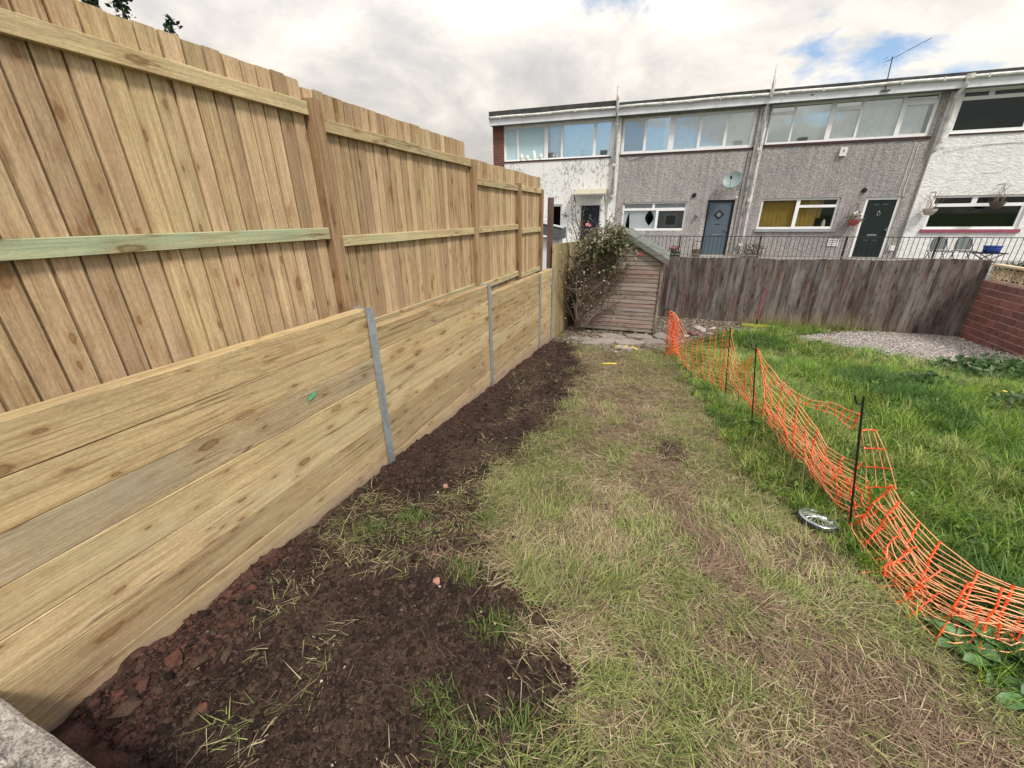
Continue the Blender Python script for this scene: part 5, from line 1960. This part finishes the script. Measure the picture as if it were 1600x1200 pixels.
def dock_plant(x, y, label, nleaf, L, seed):
    r = random.Random(seed)
    zc = float(ground_z(np.array([x]), np.array([y]))[0])
    h = root('dock_plant', (x, y, zc), label, 'plant', 'broad leaved docks in the near right corner')
    for k in range(nleaf):
        a = k * 2.399 + r.random()
        el = r.uniform(.25, 1.0)
        l = L * r.uniform(.7, 1.1)
        d = Vector((math.cos(a), math.sin(a), 0))
        sd2 = Vector((-math.sin(a), math.cos(a), 0))
        m = MB()
        ns = 6
        o0 = Vector((x, y, zc + .01)) + d * .02
        pos = o0.copy()
        e = el
        rows = []
        for s in range(ns + 1):
            t = s / ns
            w = l * .24 * math.sin(math.pi * min(1, t * .93 + .07)) ** .75 + .003
            up = Vector((-math.cos(a) * math.sin(e), -math.sin(a) * math.sin(e), math.cos(e)))
            wav = .010 * math.sin(t * 9 + k)
            rows += [pos + sd2 * w + up * (.015 + wav), pos, pos - sd2 * w + up * (.015 - wav)]
            pos = pos + (d * math.cos(e) + Vector((0, 0, math.sin(e)))) * (l / ns)
            e -= .26
        for q in range(ns):
            b = q * 3
            m.f += [(b, b + 1, b + 4, b + 3), (b + 1, b + 2, b + 5, b + 4)]
        m.v = [tuple(v) for v in rows]
        m.smooth = True
        m.build('leaf', M['dock' if r.random() < .7 else 'dock2'], h)
    return h


def leafmat(name, a, b):
    t = NT(name)
    n_ = t.noise(t.coords(rand=9), 18, 4, .6)
    return t.bsdf(t.mix(1.0, t.ramp(n_, [(.3, a), (.7, b)]), t.ramp(t.rand(), [(0, .7), (1, 1.3)]), 'MULTIPLY'), .5, None, 0, .4)


M['dock'] = leafmat('dock_leaf', (.055, .125, .038), (.100, .190, .065))
M['dock2'] = leafmat('dark_dock_leaf', (.040, .095, .036), (.075, .145, .055))
for (x, y, nl, L, lb_) in ((1.86, 2.10, 9, .20, 'broad green dock right under the crumpled orange mesh end'), (1.74, 1.99, 8, .17, 'dock with dark leaves left of the widest dock, at the mesh foot'),
                           (1.92, 1.93, 9, .19, 'large leaved dock in the lower right corner of the grass'), (2.08, 2.05, 8, .18, 'dock at the right edge of the photo below the mesh'),
                           (1.66, 2.08, 7, .13, 'small dock tucked beneath the mesh hem'), (1.80, 1.84, 7, .14, 'lowest small dock on the edge of the mown grass')):
    dock_plant(x, y, lb_, nl, L, int(x * 100))

# ------------------------------------------------------------------ soil clods, stones, gravel
ICO = np.array([(0, 0, 1), (.894, 0, .447), (.276, .851, .447), (-.724, .526, .447), (-.724, -.526, .447), (.276, -.851, .447),
                (.724, .526, -.447), (-.276, .851, -.447), (-.894, 0, -.447), (-.276, -.851, -.447), (.724, -.526, -.447), (0, 0, -1)])
ICF = np.array([(0, 1, 2), (0, 2, 3), (0, 3, 4), (0, 4, 5), (0, 5, 1), (1, 6, 2), (2, 7, 3), (3, 8, 4), (4, 9, 5), (5, 10, 1),
                (6, 7, 2), (7, 8, 3), (8, 9, 4), (9, 10, 5), (10, 6, 1), (7, 6, 11), (8, 7, 11), (9, 8, 11), (10, 9, 11), (6, 10, 11)])


def lumps(name, p, size, col, mat, flat=.7, rough=.35, smooth=True):
    n = len(p)
    v = ICO[None] * (1 + rng.uniform(-rough, rough, (n, 12, 1)))
    v = v * (size[:, None, None] * np.stack([rng.uniform(.7, 1.3, n), rng.uniform(.7, 1.3, n), np.full(n, flat)], 1)[:, None, :])
    a = rng.random(n) * 6.283
    ca, sa = np.cos(a)[:, None], np.sin(a)[:, None]
    v = np.stack([v[..., 0] * ca - v[..., 1] * sa, v[..., 0] * sa + v[..., 1] * ca, v[..., 2]], -1) + p[:, None, :]
    t = (np.arange(n) * 12)[:, None, None] + ICF[None]
    c = np.repeat(col[:, None, :], 12, 1) * rng.uniform(.85, 1.15, (n, 12, 1))
    me = np_mesh(name, v.reshape(-1, 3), None, t.reshape(-1, 3), c.reshape(-1, 3), smooth)
    return np_obj(name, me, mat)


x1_, y1_ = scatter(60000, -2.15, .1, .3, 2.4)
x2_, y2_ = scatter(26000, -2.15, -.8, 2.4, 8.0)
x, y = np.concatenate([x1_, x2_]), np.concatenate([y1_, y2_])
s0, c0, g0, r0, l0 = zones(x, y)
keep = rng.random(len(x)) < np.clip(s0 * .75 + c0 * .5, 0, 1)
x, y, c0 = x[keep], y[keep], c0[keep]
n = len(x)
size = .0028 + .0095 * rng.random(n) ** 3.0 + (rng.random(n) < .012) * rng.uniform(.006, .02, n)
size = size * (1 + .8 * c0 * (rng.random(n) < .25))
col = lerp(lerp((.020, .0120, .0095), (.095, .061, .044), rng.random(n) ** 1.8), lerp((.036, .018, .014), (.120, .058, .043), rng.random(n)), (rng.random(n) < c0 * .6 + .004) * 1.0)
tag(lumps('soil_clods', np.stack([x, y, ground_z(x, y) + size * .25], 1), size, col, M['clod'], .75, .5, False), kind='stuff')

# pale stone chips strewn on the soil and the mown grass
x, y = scatter(1300, -2.1, 1.2, .5, 8.6)
s0, c0, g0, r0, l0 = zones(x, y)
keep = rng.random(len(x)) < .25 + .5 * s0 + .5 * r0
x, y = x[keep], y[keep]
n = len(x)
col = lerp((.12, .09, .075), (.50, .43, .37), rng.random(n) ** 2)
tag(lumps('stone_chips', np.stack([x, y, ground_z(x, y) + .006], 1), .003 + .007 * rng.random(n) ** 2, col, M['pebble']), kind='stuff')

x, y = scatter(22000, 2.7, 6.68, 8.6, 12.25)
s0, c0, g0, r0, l0 = zones(x, y)
keep = rng.random(len(x)) < np.maximum(g0, .10 * sstep(.9, .0, poly_sd(x, y, GRAVEL)))
x, y = x[keep], y[keep]
n = len(x)
col = lerp((.15, .132, .124), (.50, .455, .43), rng.random(n))
tag(lumps('gravel', np.stack([x, y, ground_z(x, y) + .006], 1), rng.uniform(.009, .024, n), col, M['pebble'], .6), kind='stuff')

# litter of twigs and small rubble by the shed
x, y = scatter(5000, -2.1, 2.6, 7.6, 12.2)
s0, c0, g0, r0, l0 = zones(x, y)
keep = rng.random(len(x)) < r0 * .8
x, y = x[keep], y[keep]
n = len(x)
col = lerp((.075, .055, .045), (.40, .34, .29), rng.random(n) ** 1.6)
tag(lumps('small_rubble', np.stack([x, y, ground_z(x, y) + .01], 1), .010 + .035 * rng.random(n) ** 3, col, M['pebble'], .5), kind='stuff')
n = 2200
x, y = scatter(n, -2.1, 2.4, 8.0, 12.2)
blades('weedy_litter', np.stack([x, y, ground_z(x, y)], 1), rng.uniform(.06, .22, n), rng.uniform(.004, .008, n), rng.uniform(0, 6.283, n),
       rng.uniform(.4, 1.5, n), rng.uniform(0, .8, n), lerp((.07, .065, .03), (.26, .21, .12), rng.random(n)), M['straw'], 2)


def rock(name, x, y, s, mat, label, cat, seed, group=None, flat=.6, lift=.3, rough_=.22):
    r = np.random.default_rng(seed)
    zc = float(ground_z(np.array([x]), np.array([y]))[0])
    # subdivide an icosahedron once, then roughen
    v = [tuple(p) for p in ICO]
    cache, f2 = {}, []

    def mid(a, b):
        k_ = (min(a, b), max(a, b))
        if k_ not in cache:
            p = (np.array(v[a]) + np.array(v[b]))
            v.append(tuple(p / np.linalg.norm(p)))
            cache[k_] = len(v) - 1
        return cache[k_]
    for (a, b, c) in ICF.tolist():
        ab, bc, ca = mid(a, b), mid(b, c), mid(c, a)
        f2 += [(a, ab, ca), (b, bc, ab), (c, ca, bc), (ab, bc, ca)]
    V = np.array(v) * (1 + r.uniform(-rough_, rough_, (len(v), 1)))
    V = np.sign(V) * np.abs(V) ** .8
    V = V * np.array(s) * np.array([1, 1, flat])
    a = r.random() * 6.28
    V = V @ np.array([[math.cos(a), math.sin(a), 0], [-math.sin(a), math.cos(a), 0], [0, 0, 1]])
    m = MB()
    m.v, m.f = [tuple(p + np.array([x, y, zc + s[2] * flat * lift])) for p in V], f2
    o = m.build(name, M[mat], None, at=(x, y, zc))
    return tag(o, label, cat, group)


GR = 'rubble stones by the back fence'
rock('rock', .80, 10.05, (.13, .10, .09), 'redrock', 'reddish stone nearest the orange mesh in the rubble heap', 'rock', 1, GR)
rock('rock', .95, 10.65, (.20, .12, .11), 'rock', 'rounded grey stone at the top of the rubble heap', 'rock', 2, GR)
rock('rock', 1.30, 11.05, (.17, .06, .05), 'screen', 'pale flat stone lying in front of the back fence', 'rock', 3, GR)
rock('rock', .62, 9.75, (.07, .06, .05), 'screen', 'small pale stone left of the reddish rubble', 'rock', 4, GR)
rock('rock', .98, 10.0, (.14, .09, .08), 'redrock', 'dark red stone low in the rubble heap', 'rock', 5, GR)
rock('rock', 1.25, 10.5, (.16, .10, .09), 'redrock', 'brown-red stone at the right of the rubble heap', 'rock', 6, GR)
rock('rock', 1.15, 10.2, (.10, .08, .07), 'rock', 'grey pink stone in the middle of the rubble heap', 'rock', 7, GR)
rock('rock', 1.50, 10.7, (.12, .08, .06), 'redrock', 'small brown stone at the right end of the rubble, by the yellow broom', 'rock', 8, GR)
rock('brick_piece', -1.07, 1.50, (.024, .022, .02), 'clayfrag', 'pale red brick fragment on the bare soil in front', 'brick fragment', 9, 'brick fragments on the soil', .8)
rock('brick_piece', -1.51, 2.39, (.030, .022, .02), 'clayfrag', 'orange-red brick fragment near the first steel post', 'brick fragment', 10, 'brick fragments on the soil', .8)
CG = 'clods of red clay along the sleeper wall'
M['redclay'] = stone('red_clay', (.060, .027, .020), (.165, .075, .052), scale=30)
for k, (x, y, s, lb_) in enumerate(((-1.70, .52, .050, 'orange-red clay lump lying out on the dark soil near the patio'), (-2.08, .42, .055, 'red clay lump against the sleeper wall next to the patio edge'),
                                    (-2.02, .62, .06, 'largest red clay lump in the heap along the wall'), (-1.95, .85, .05, 'red clay lump in the middle of the wall foot heap'),
                                    (-2.06, 1.05, .045, 'red clay lump at the far end of the heap by the wall'))):
    rock('clay_clod', x, y, (s * .75, s * .5, s * .6), 'redclay', lb_, 'clod', 20 + k, CG, .7, .2, .38)

# broken concrete in front of the shed
SG = 'broken paving in front of the shed'
slabs = [(-1.55, 8.55, .30, .22, 'broken paving piece nearest the low fence'), (-1.05, 8.35, .34, .24, 'broken paving piece in front of the rose stems'), (-.55, 8.45, .36, .26, 'cracked paving piece in front of the shed centre'),
         (-.10, 8.75, .32, .25, 'broken paving piece below the shed corner trim'), (-.95, 8.95, .34, .2, 'paving piece half under the shed front'), (-.35, 9.15, .36, .2, 'paving piece at the right foot of the shed'),
         (-1.25, 7.98, .22, .16, 'grey paving fragment furthest out on the soil'), (-.62, 8.02, .26, .15, 'paving fragment beside the yellow strap'), (.12, 9.3, .22, .3, 'paving piece right of the shed beside the mesh')]
for k, (x, y, a, b, lb_) in enumerate(slabs):
    r = random.Random(k)
    zc = float(ground_z(np.array([x]), np.array([y]))[0])
    n = 7
    pts = []
    ph = r.random() * 6
    for q in range(n):
        an = ph + 6.283 * q / n + r.uniform(-.2, .2)
        pts.append((x + math.cos(an) * a * r.uniform(.7, 1.1), y + math.sin(an) * b * r.uniform(.7, 1.1)))
    tz = [r.uniform(.03, .06) for _ in pts]
    m = MB()
    m.add([(p[0], p[1], zc - .04) for p in pts] + [(p[0], p[1], zc + t_) for p, t_ in zip(pts, tz)] + [(x, y, zc + .055)],
          [(q, (q + 1) % n, n + (q + 1) % n, n + q) for q in range(n)] + [(n + q, n + (q + 1) % n, 2 * n) for q in range(n)])
    o = m.build('paving_piece', M['slab'], None, at=(x, y, zc))
    tag(o, lb_, 'paving', SG)

# ------------------------------------------------------------------ small things on the ground
zc = float(ground_z(np.array([-.6]), np.array([8.0]))[0])
ys_ = root('yellow_strap', (-.55, 7.98, zc), 'crumpled yellow strap lying by the broken paving', 'strap')
for k in range(3):
    m = MB()
    pts = [Vector((-.80 + .14 * k, 7.98, zc + .02)), Vector((-.70 + .14 * k, 8.03, zc + .06)), Vector((-.62 + .14 * k, 7.97, zc + .03)), Vector((-.55 + .12 * k, 8.06, zc + .08))]
    vs = []
    for p in pts:
        vs += [p + Vector((0, -.018, 0)), p + Vector((0, .018, .01))]
    m.add(vs, [(2 * i, 2 * i + 2, 2 * i + 3, 2 * i + 1) for i in range(3)]).build('loop', M['yellow'], ys_)
zc = float(ground_z(np.array([-.7]), np.array([6.7]))[0])
o = MB().tube([(-.82, 6.66, zc + .025), (-.70, 6.70, zc + .03), (-.60, 6.74, zc + .025)], .013, 6).build('yellow_stick', M['yellow'], None, at=(-.7, 6.7, zc))
tag(o, 'short yellow stick lying on the brown mown grass', 'stick')

br = root('garden_broom', (2.38, 11.7, -.66), 'red handled broom with lime yellow head leaning on the back fence', 'broom')
zc = float(ground_z(np.array([2.38]), np.array([11.7]))[0])
MB().tube([(2.37, 11.72, zc + .06), (2.45, 12.05, zc + .55), (2.51, 12.26, zc + .95)], .016, 7).build('handle', M['magenta'], br)
MB().box(2.05, 2.70, 11.67, 11.74, zc + .03, zc + .085).build('head', M['lime'], br)
m = MB()
for k in range(26):
    x = 2.07 + k * .024
    m.box(x, x + .014, 11.68, 11.73, zc - .03, zc + .03)
o = m.build('bristles', M['lime'], br)
MB().tube([(2.37, 11.70, zc + .085), (2.37, 11.72, zc + .22)], .026, 7).build('socket', M['black'], br)

# ------------------------------------------------------------------ wheel trim lying in the grass
HX, HY = 1.275, 2.955
zc = float(ground_z(np.array([HX]), np.array([HY]))[0]) + .030
ht = root('wheel_trim', (HX, HY, zc), 'black and silver spoked wheel trim lying in the grass left of the mesh', 'wheel trim')
ht.rotation_euler = (math.radians(-3), math.radians(5), .3)
ht.scale = (.9, .9, .9)
ORI[ht.name] = Vector((0, 0, 0))
m = MB()
m.lathe([(.150, -.030), (.156, -.016), (.154, .010), (.145, .020), (.134, .017)], (0, 0, 0), 40)
m.smooth = True
m.build('rim', M['black'], ht)
m = MB()
m.lathe([(.1345, .0175), (.128, .0240), (.104, .0215), (.098, .013)], (0, 0, 0), 40)
m.smooth = True
m.build('ring', M['silver'], ht)
m = MB()
m.lathe([(.100, .012), (.085, -.004), (.04, .0), (0, .004)], (0, 0, 0), 32)
m.build('dish', M['black'], ht)
spk = MB()
spk.add([(.018, -.006, .030), (.018, .006, .030), (.060, -.0030, .024), (.060, .0030, .024), (.101, -.0045, .010), (.101, .0045, .010), (.060, 0, .030), (.018, 0, .036), (.101, 0, .015)],
        [(0, 2, 6, 7), (7, 6, 3, 1), (2, 4, 8, 6), (6, 8, 5, 3)])
spk = spk.mesh('spoke')
spk.materials.append(M['silver'])
for k in range(18):
    inst('spoke', spk, ht, (0, 0, 0), (0, 0, 2 * math.pi * k / 18))
m = MB()
m.lathe([(.026, .026), (.022, .040), (.012, .046), (0, .047)], (0, 0, 0), 20)
m.smooth = True
m.build('centre_cap', M['silver'], ht)

# ------------------------------------------------------------------ orange barrier mesh and its stakes
ST = [((.22, 7.97), (.16, 7.97), .46, 'black mesh stake furthest back beside the shed slab'), ((1.00, 5.71), (.88, 5.73), .70, 'black mesh stake second from the shed'),
      ((1.16, 4.68), (1.00, 4.72), .78, 'black mesh stake in the middle of the orange mesh line'), ((1.52, 2.99), (1.335, 3.07), .935, 'hooked black stake nearest the camera, by the torn mesh')]
for (b, t_, zt, lb_) in ST:
    zc = float(base_z(b[1]))
    s = root('mesh_stake', (b[0], b[1], zc), lb_, 'stake', 'stakes holding the orange mesh')
    e = Vector((t_[0], t_[1], zt))
    bb = Vector((b[0], b[1], zc - .15))
    MB().tube([bb, e], .0068, 6).build('rod', M['black'], s)
    c = bb.lerp(e, .955)
    MB().tube([c, c + Vector((-.035, -.01, .0)), c + Vector((-.055, -.015, .035)), c + Vector((-.062, -.015, .06))], .006, 5).build('hook', M['black'], s)

bn = root('barrier_mesh', (1.2, 4.5, -.2), 'sagging torn orange plastic barrier mesh strung along black stakes', 'barrier mesh')


def catmull(P, n):
    P = [Vector(p) for p in P]
    out = []
    seg = len(P) - 1
    for i in range(n + 1):
        t = i / n * seg
        k = min(int(t), seg - 1)
        f = t - k
        p0, p1, p2, p3 = P[max(k - 1, 0)], P[k], P[k + 1], P[min(k + 2, seg)]
        out.append(.5 * ((2 * p1) + (p2 - p0) * f + (2 * p0 - 5 * p1 + 4 * p2 - p3) * f * f + (3 * p1 - p0 - 3 * p2 + p3) * f ** 3))
    return out


def gzs(x, y):
    return float(ground_z(np.array([x]), np.array([y]))[0])


def netting(bot, top, strands, spacing, sag, crumple, seed, wbar=.008, wst=.0032, fold=0.0):
    """a panel of mesh between a lower and an upper line: cross bars, and long strands"""
    r = random.Random(seed)
    N = 160
    B, T_ = catmull(bot, N), catmull(top, N)
    cum = [0]
    for i in range(N):
        cum.append(cum[-1] + ((B[i + 1] + T_[i + 1]) / 2 - (B[i] + T_[i]) / 2).length)
    nb_ = max(2, int(round(cum[-1] / spacing)))

    def at(s_, v):
        """s_ 0..1 along by length, v 0..1 up"""
        L = s_ * cum[-1]
        k = 0
        while k < N - 1 and cum[k + 1] < L:
            k += 1
        f = (L - cum[k]) / max(1e-9, cum[k + 1] - cum[k])
        b, t = B[k].lerp(B[k + 1], f), T_[k].lerp(T_[k + 1], f)
        p = b.lerp(t, v)
        d = (T_[min(k + 1, N)] - T_[max(k - 1, 0)]).normalized()
        nrm_ = d.cross(Vector((0, 0, 1)))
        nrm_ = nrm_.normalized() if nrm_.length > .01 else Vector((1, 0, 0))
        bulge = sag * math.sin(v * math.pi) + crumple * (1 - v) ** 2 * (vnoise(L * 5.3, v * 4, seed) - .5) * 3 + crumple * .7 * (vnoise(L * 11, v * 9, seed + 4) - .5)
        p = p + nrm_ * float(bulge) + Vector((0, 0, float((vnoise(L * 6, v * 6, seed + 9) - .5) * crumple)))
        g_ = gzs(p.x, p.y) + .02
        p.z = max(p.z, g_)
        return p
    S = [i / nb_ for i in range(nb_ + 1)]
    S = [min(1, max(0, s_ + r.uniform(-.12, .12) / nb_)) for s_ in S]
    vv = [j / (strands - 1) for j in range(strands)]
    grid = [[at(s_, v) for v in vv] for s_ in S]
    for row in grid:
        m = MB()
        rr_ = [wbar * (1.05 if j in (0, strands - 1) else .78) for j in range(strands)]
        pts, rs = [], []
        for j in range(strands):
            if j:
                pts.append(row[j].lerp(row[j - 1], .22))
                rs.append(wbar * .62)
            pts.append(row[j])
            rs.append(wbar * 1.35)
            if j < strands - 1:
                pts.append(row[j].lerp(row[j + 1], .22))
                rs.append(wbar * .62)
        m.tube(pts, rs, 4)
        m.build('bar', M['orange'], bn)
    for j in range(strands):
        m = MB()
        pts = []
        for i in range(nb_):
            a, b = grid[i][j], grid[i + 1][j]
            pts.append(a)
            mid_ = a.lerp(b, .5)
            if crumple > .03:
                mid_ = mid_ + Vector((r.uniform(-1, 1), r.uniform(-1, 1), r.uniform(-1.2, .6))) * crumple * .22 * (1.1 - vv[j])
            pts.append(mid_)
        pts.append(grid[nb_][j])
        m.tube(pts, wst, 4)
        m.build('strand', M['orange_pale'], bn)
    return grid


def gp_(x, y, h=0.03):
    return (x, y, gzs(x, y) + h)


# between the far stake and the second
netting([gp_(.24, 7.9), gp_(.33, 7.6), gp_(.58, 6.75), gp_(.83, 6.25), gp_(1.0, 5.85)],
        [(.17, 7.95, .42), (.36, 7.56, .33), (.52, 7.05, .14), (.70, 6.55, .36), (.90, 5.76, .66)], 14, .17, .05, .035, 3, .006, .0022)
# bunched end wrapped round the far stake
netting([gp_(.20, 7.95), gp_(.28, 7.82), gp_(.32, 7.66), gp_(.30, 7.85)],
        [(.16, 7.95, .44), (.24, 7.8, .36), (.30, 7.66, .28), (.26, 7.86, .2)], 13, .09, .03, .10, 5, .009, .004)
netting([gp_(.22, 7.93), gp_(.33, 7.78), gp_(.36, 7.62)],
        [(.15, 7.96, .40), (.22, 7.82, .42), (.33, 7.62, .33)], 13, .07, -.03, .12, 6, .009, .004)
# second to third stake
netting([gp_(1.0, 5.85), gp_(1.14, 5.6), gp_(1.22, 5.2), gp_(1.27, 4.85)],
        [(.90, 5.76, .64), (.98, 5.55, .38), (1.02, 5.25, .42), (1.02, 4.72, .74)], 14, .17, .06, .04, 7, .006, .0024)
# third stake to the torn place at the near stake
netting([gp_(1.27, 4.85), gp_(1.33, 4.45), gp_(1.39, 3.82), gp_(1.46, 3.37), gp_(1.53, 3.02)],
        [(1.02, 4.70, .74), (1.13, 4.72, .58), (1.24, 4.26, .50), (1.35, 3.80, .42), (1.42, 3.50, .30), (1.48, 3.12, .42)], 14, .17, .05, .05, 9, .0072, .0033)
# the top strip still tied to the near stake
netting([(1.20, 4.45, .45), (1.31, 3.95, .47), (1.38, 3.62, .57), (1.37, 3.10, .68)],
        [(1.20, 4.45, .52), (1.32, 3.91, .55), (1.39, 3.61, .65), (1.355, 3.08, .80)], 3, .14, .01, .02, 11, .0072, .0033)
# ragged flap hanging on the near stake
netting([(1.50, 3.0, .30), (1.45, 3.03, .50), (1.385, 3.05, .70)], [(1.60, 2.90, .39), (1.535, 2.95, .55), (1.46, 3.05, .71)], 4, .14, .01, .015, 13, .0075, .0022)
# collapsed length from the near stake out to the right
netting([gp_(1.50, 2.95), gp_(1.47, 2.62), gp_(1.49, 2.38), gp_(1.56, 2.22), gp_(1.70, 2.15), gp_(1.86, 2.15), gp_(2.06, 2.20), gp_(2.40, 2.25), gp_(2.9, 2.2), gp_(3.5, 2.3)],
        [(1.57, 2.93, .40), (1.65, 2.83, .29), (1.74, 2.72, .21), (1.82, 2.62, .16), (1.92, 2.50, .16), (2.06, 2.40, .18), (2.30, 2.32, .22), (2.65, 2.35, .28), (3.1, 2.32, .38), (3.6, 2.4, .5)], 15, .165, -.02, .085, 15, .0085, .0034)
# crumpled hem folded back along the ground
netting([gp_(1.50, 2.50), gp_(1.52, 2.32), gp_(1.60, 2.17), gp_(1.74, 2.11), gp_(1.92, 2.11), gp_(2.15, 2.15), gp_(2.4, 2.2)],
        [gp_(1.60, 2.56, .10), gp_(1.64, 2.42, .11), gp_(1.71, 2.31, .11), gp_(1.82, 2.25, .12), gp_(1.96, 2.24, .12), gp_(2.15, 2.26, .12), gp_(2.4, 2.3, .12)], 9, .085, .02, .10, 17, .0055, .0033)
netting([gp_(1.33, 4.3), gp_(1.38, 3.9), gp_(1.45, 3.4), gp_(1.52, 3.05)],
        [gp_(1.33, 4.2, .26), gp_(1.40, 3.8, .24), gp_(1.46, 3.4, .26), gp_(1.50, 3.1, .30)], 6, .12, .03, .055, 19, .0055, .0028)
# second slack layer lying against the first along the lower half
netting([gp_(1.27, 4.80), gp_(1.35, 4.40), gp_(1.42, 3.80), gp_(1.50, 3.35), gp_(1.56, 3.02)],
        [(1.16, 4.70, .22), (1.27, 4.26, .24), (1.37, 3.80, .25), (1.46, 3.45, .22), (1.54, 3.06, .30)], 9, .15, -.04, .07, 23, .0062, .0033)
netting([gp_(1.55, 2.95), gp_(1.52, 2.62), gp_(1.54, 2.38), gp_(1.62, 2.24), gp_(1.76, 2.18), gp_(1.92, 2.18), gp_(2.12, 2.22), gp_(2.42, 2.27)],
        [(1.60, 2.92, .26), (1.62, 2.75, .20), (1.68, 2.55, .16), (1.76, 2.42, .15), (1.88, 2.34, .16), (2.02, 2.30, .18), (2.22, 2.30, .2), (2.6, 2.33, .24)], 10, .13, .03, .10, 25, .0070, .0033)
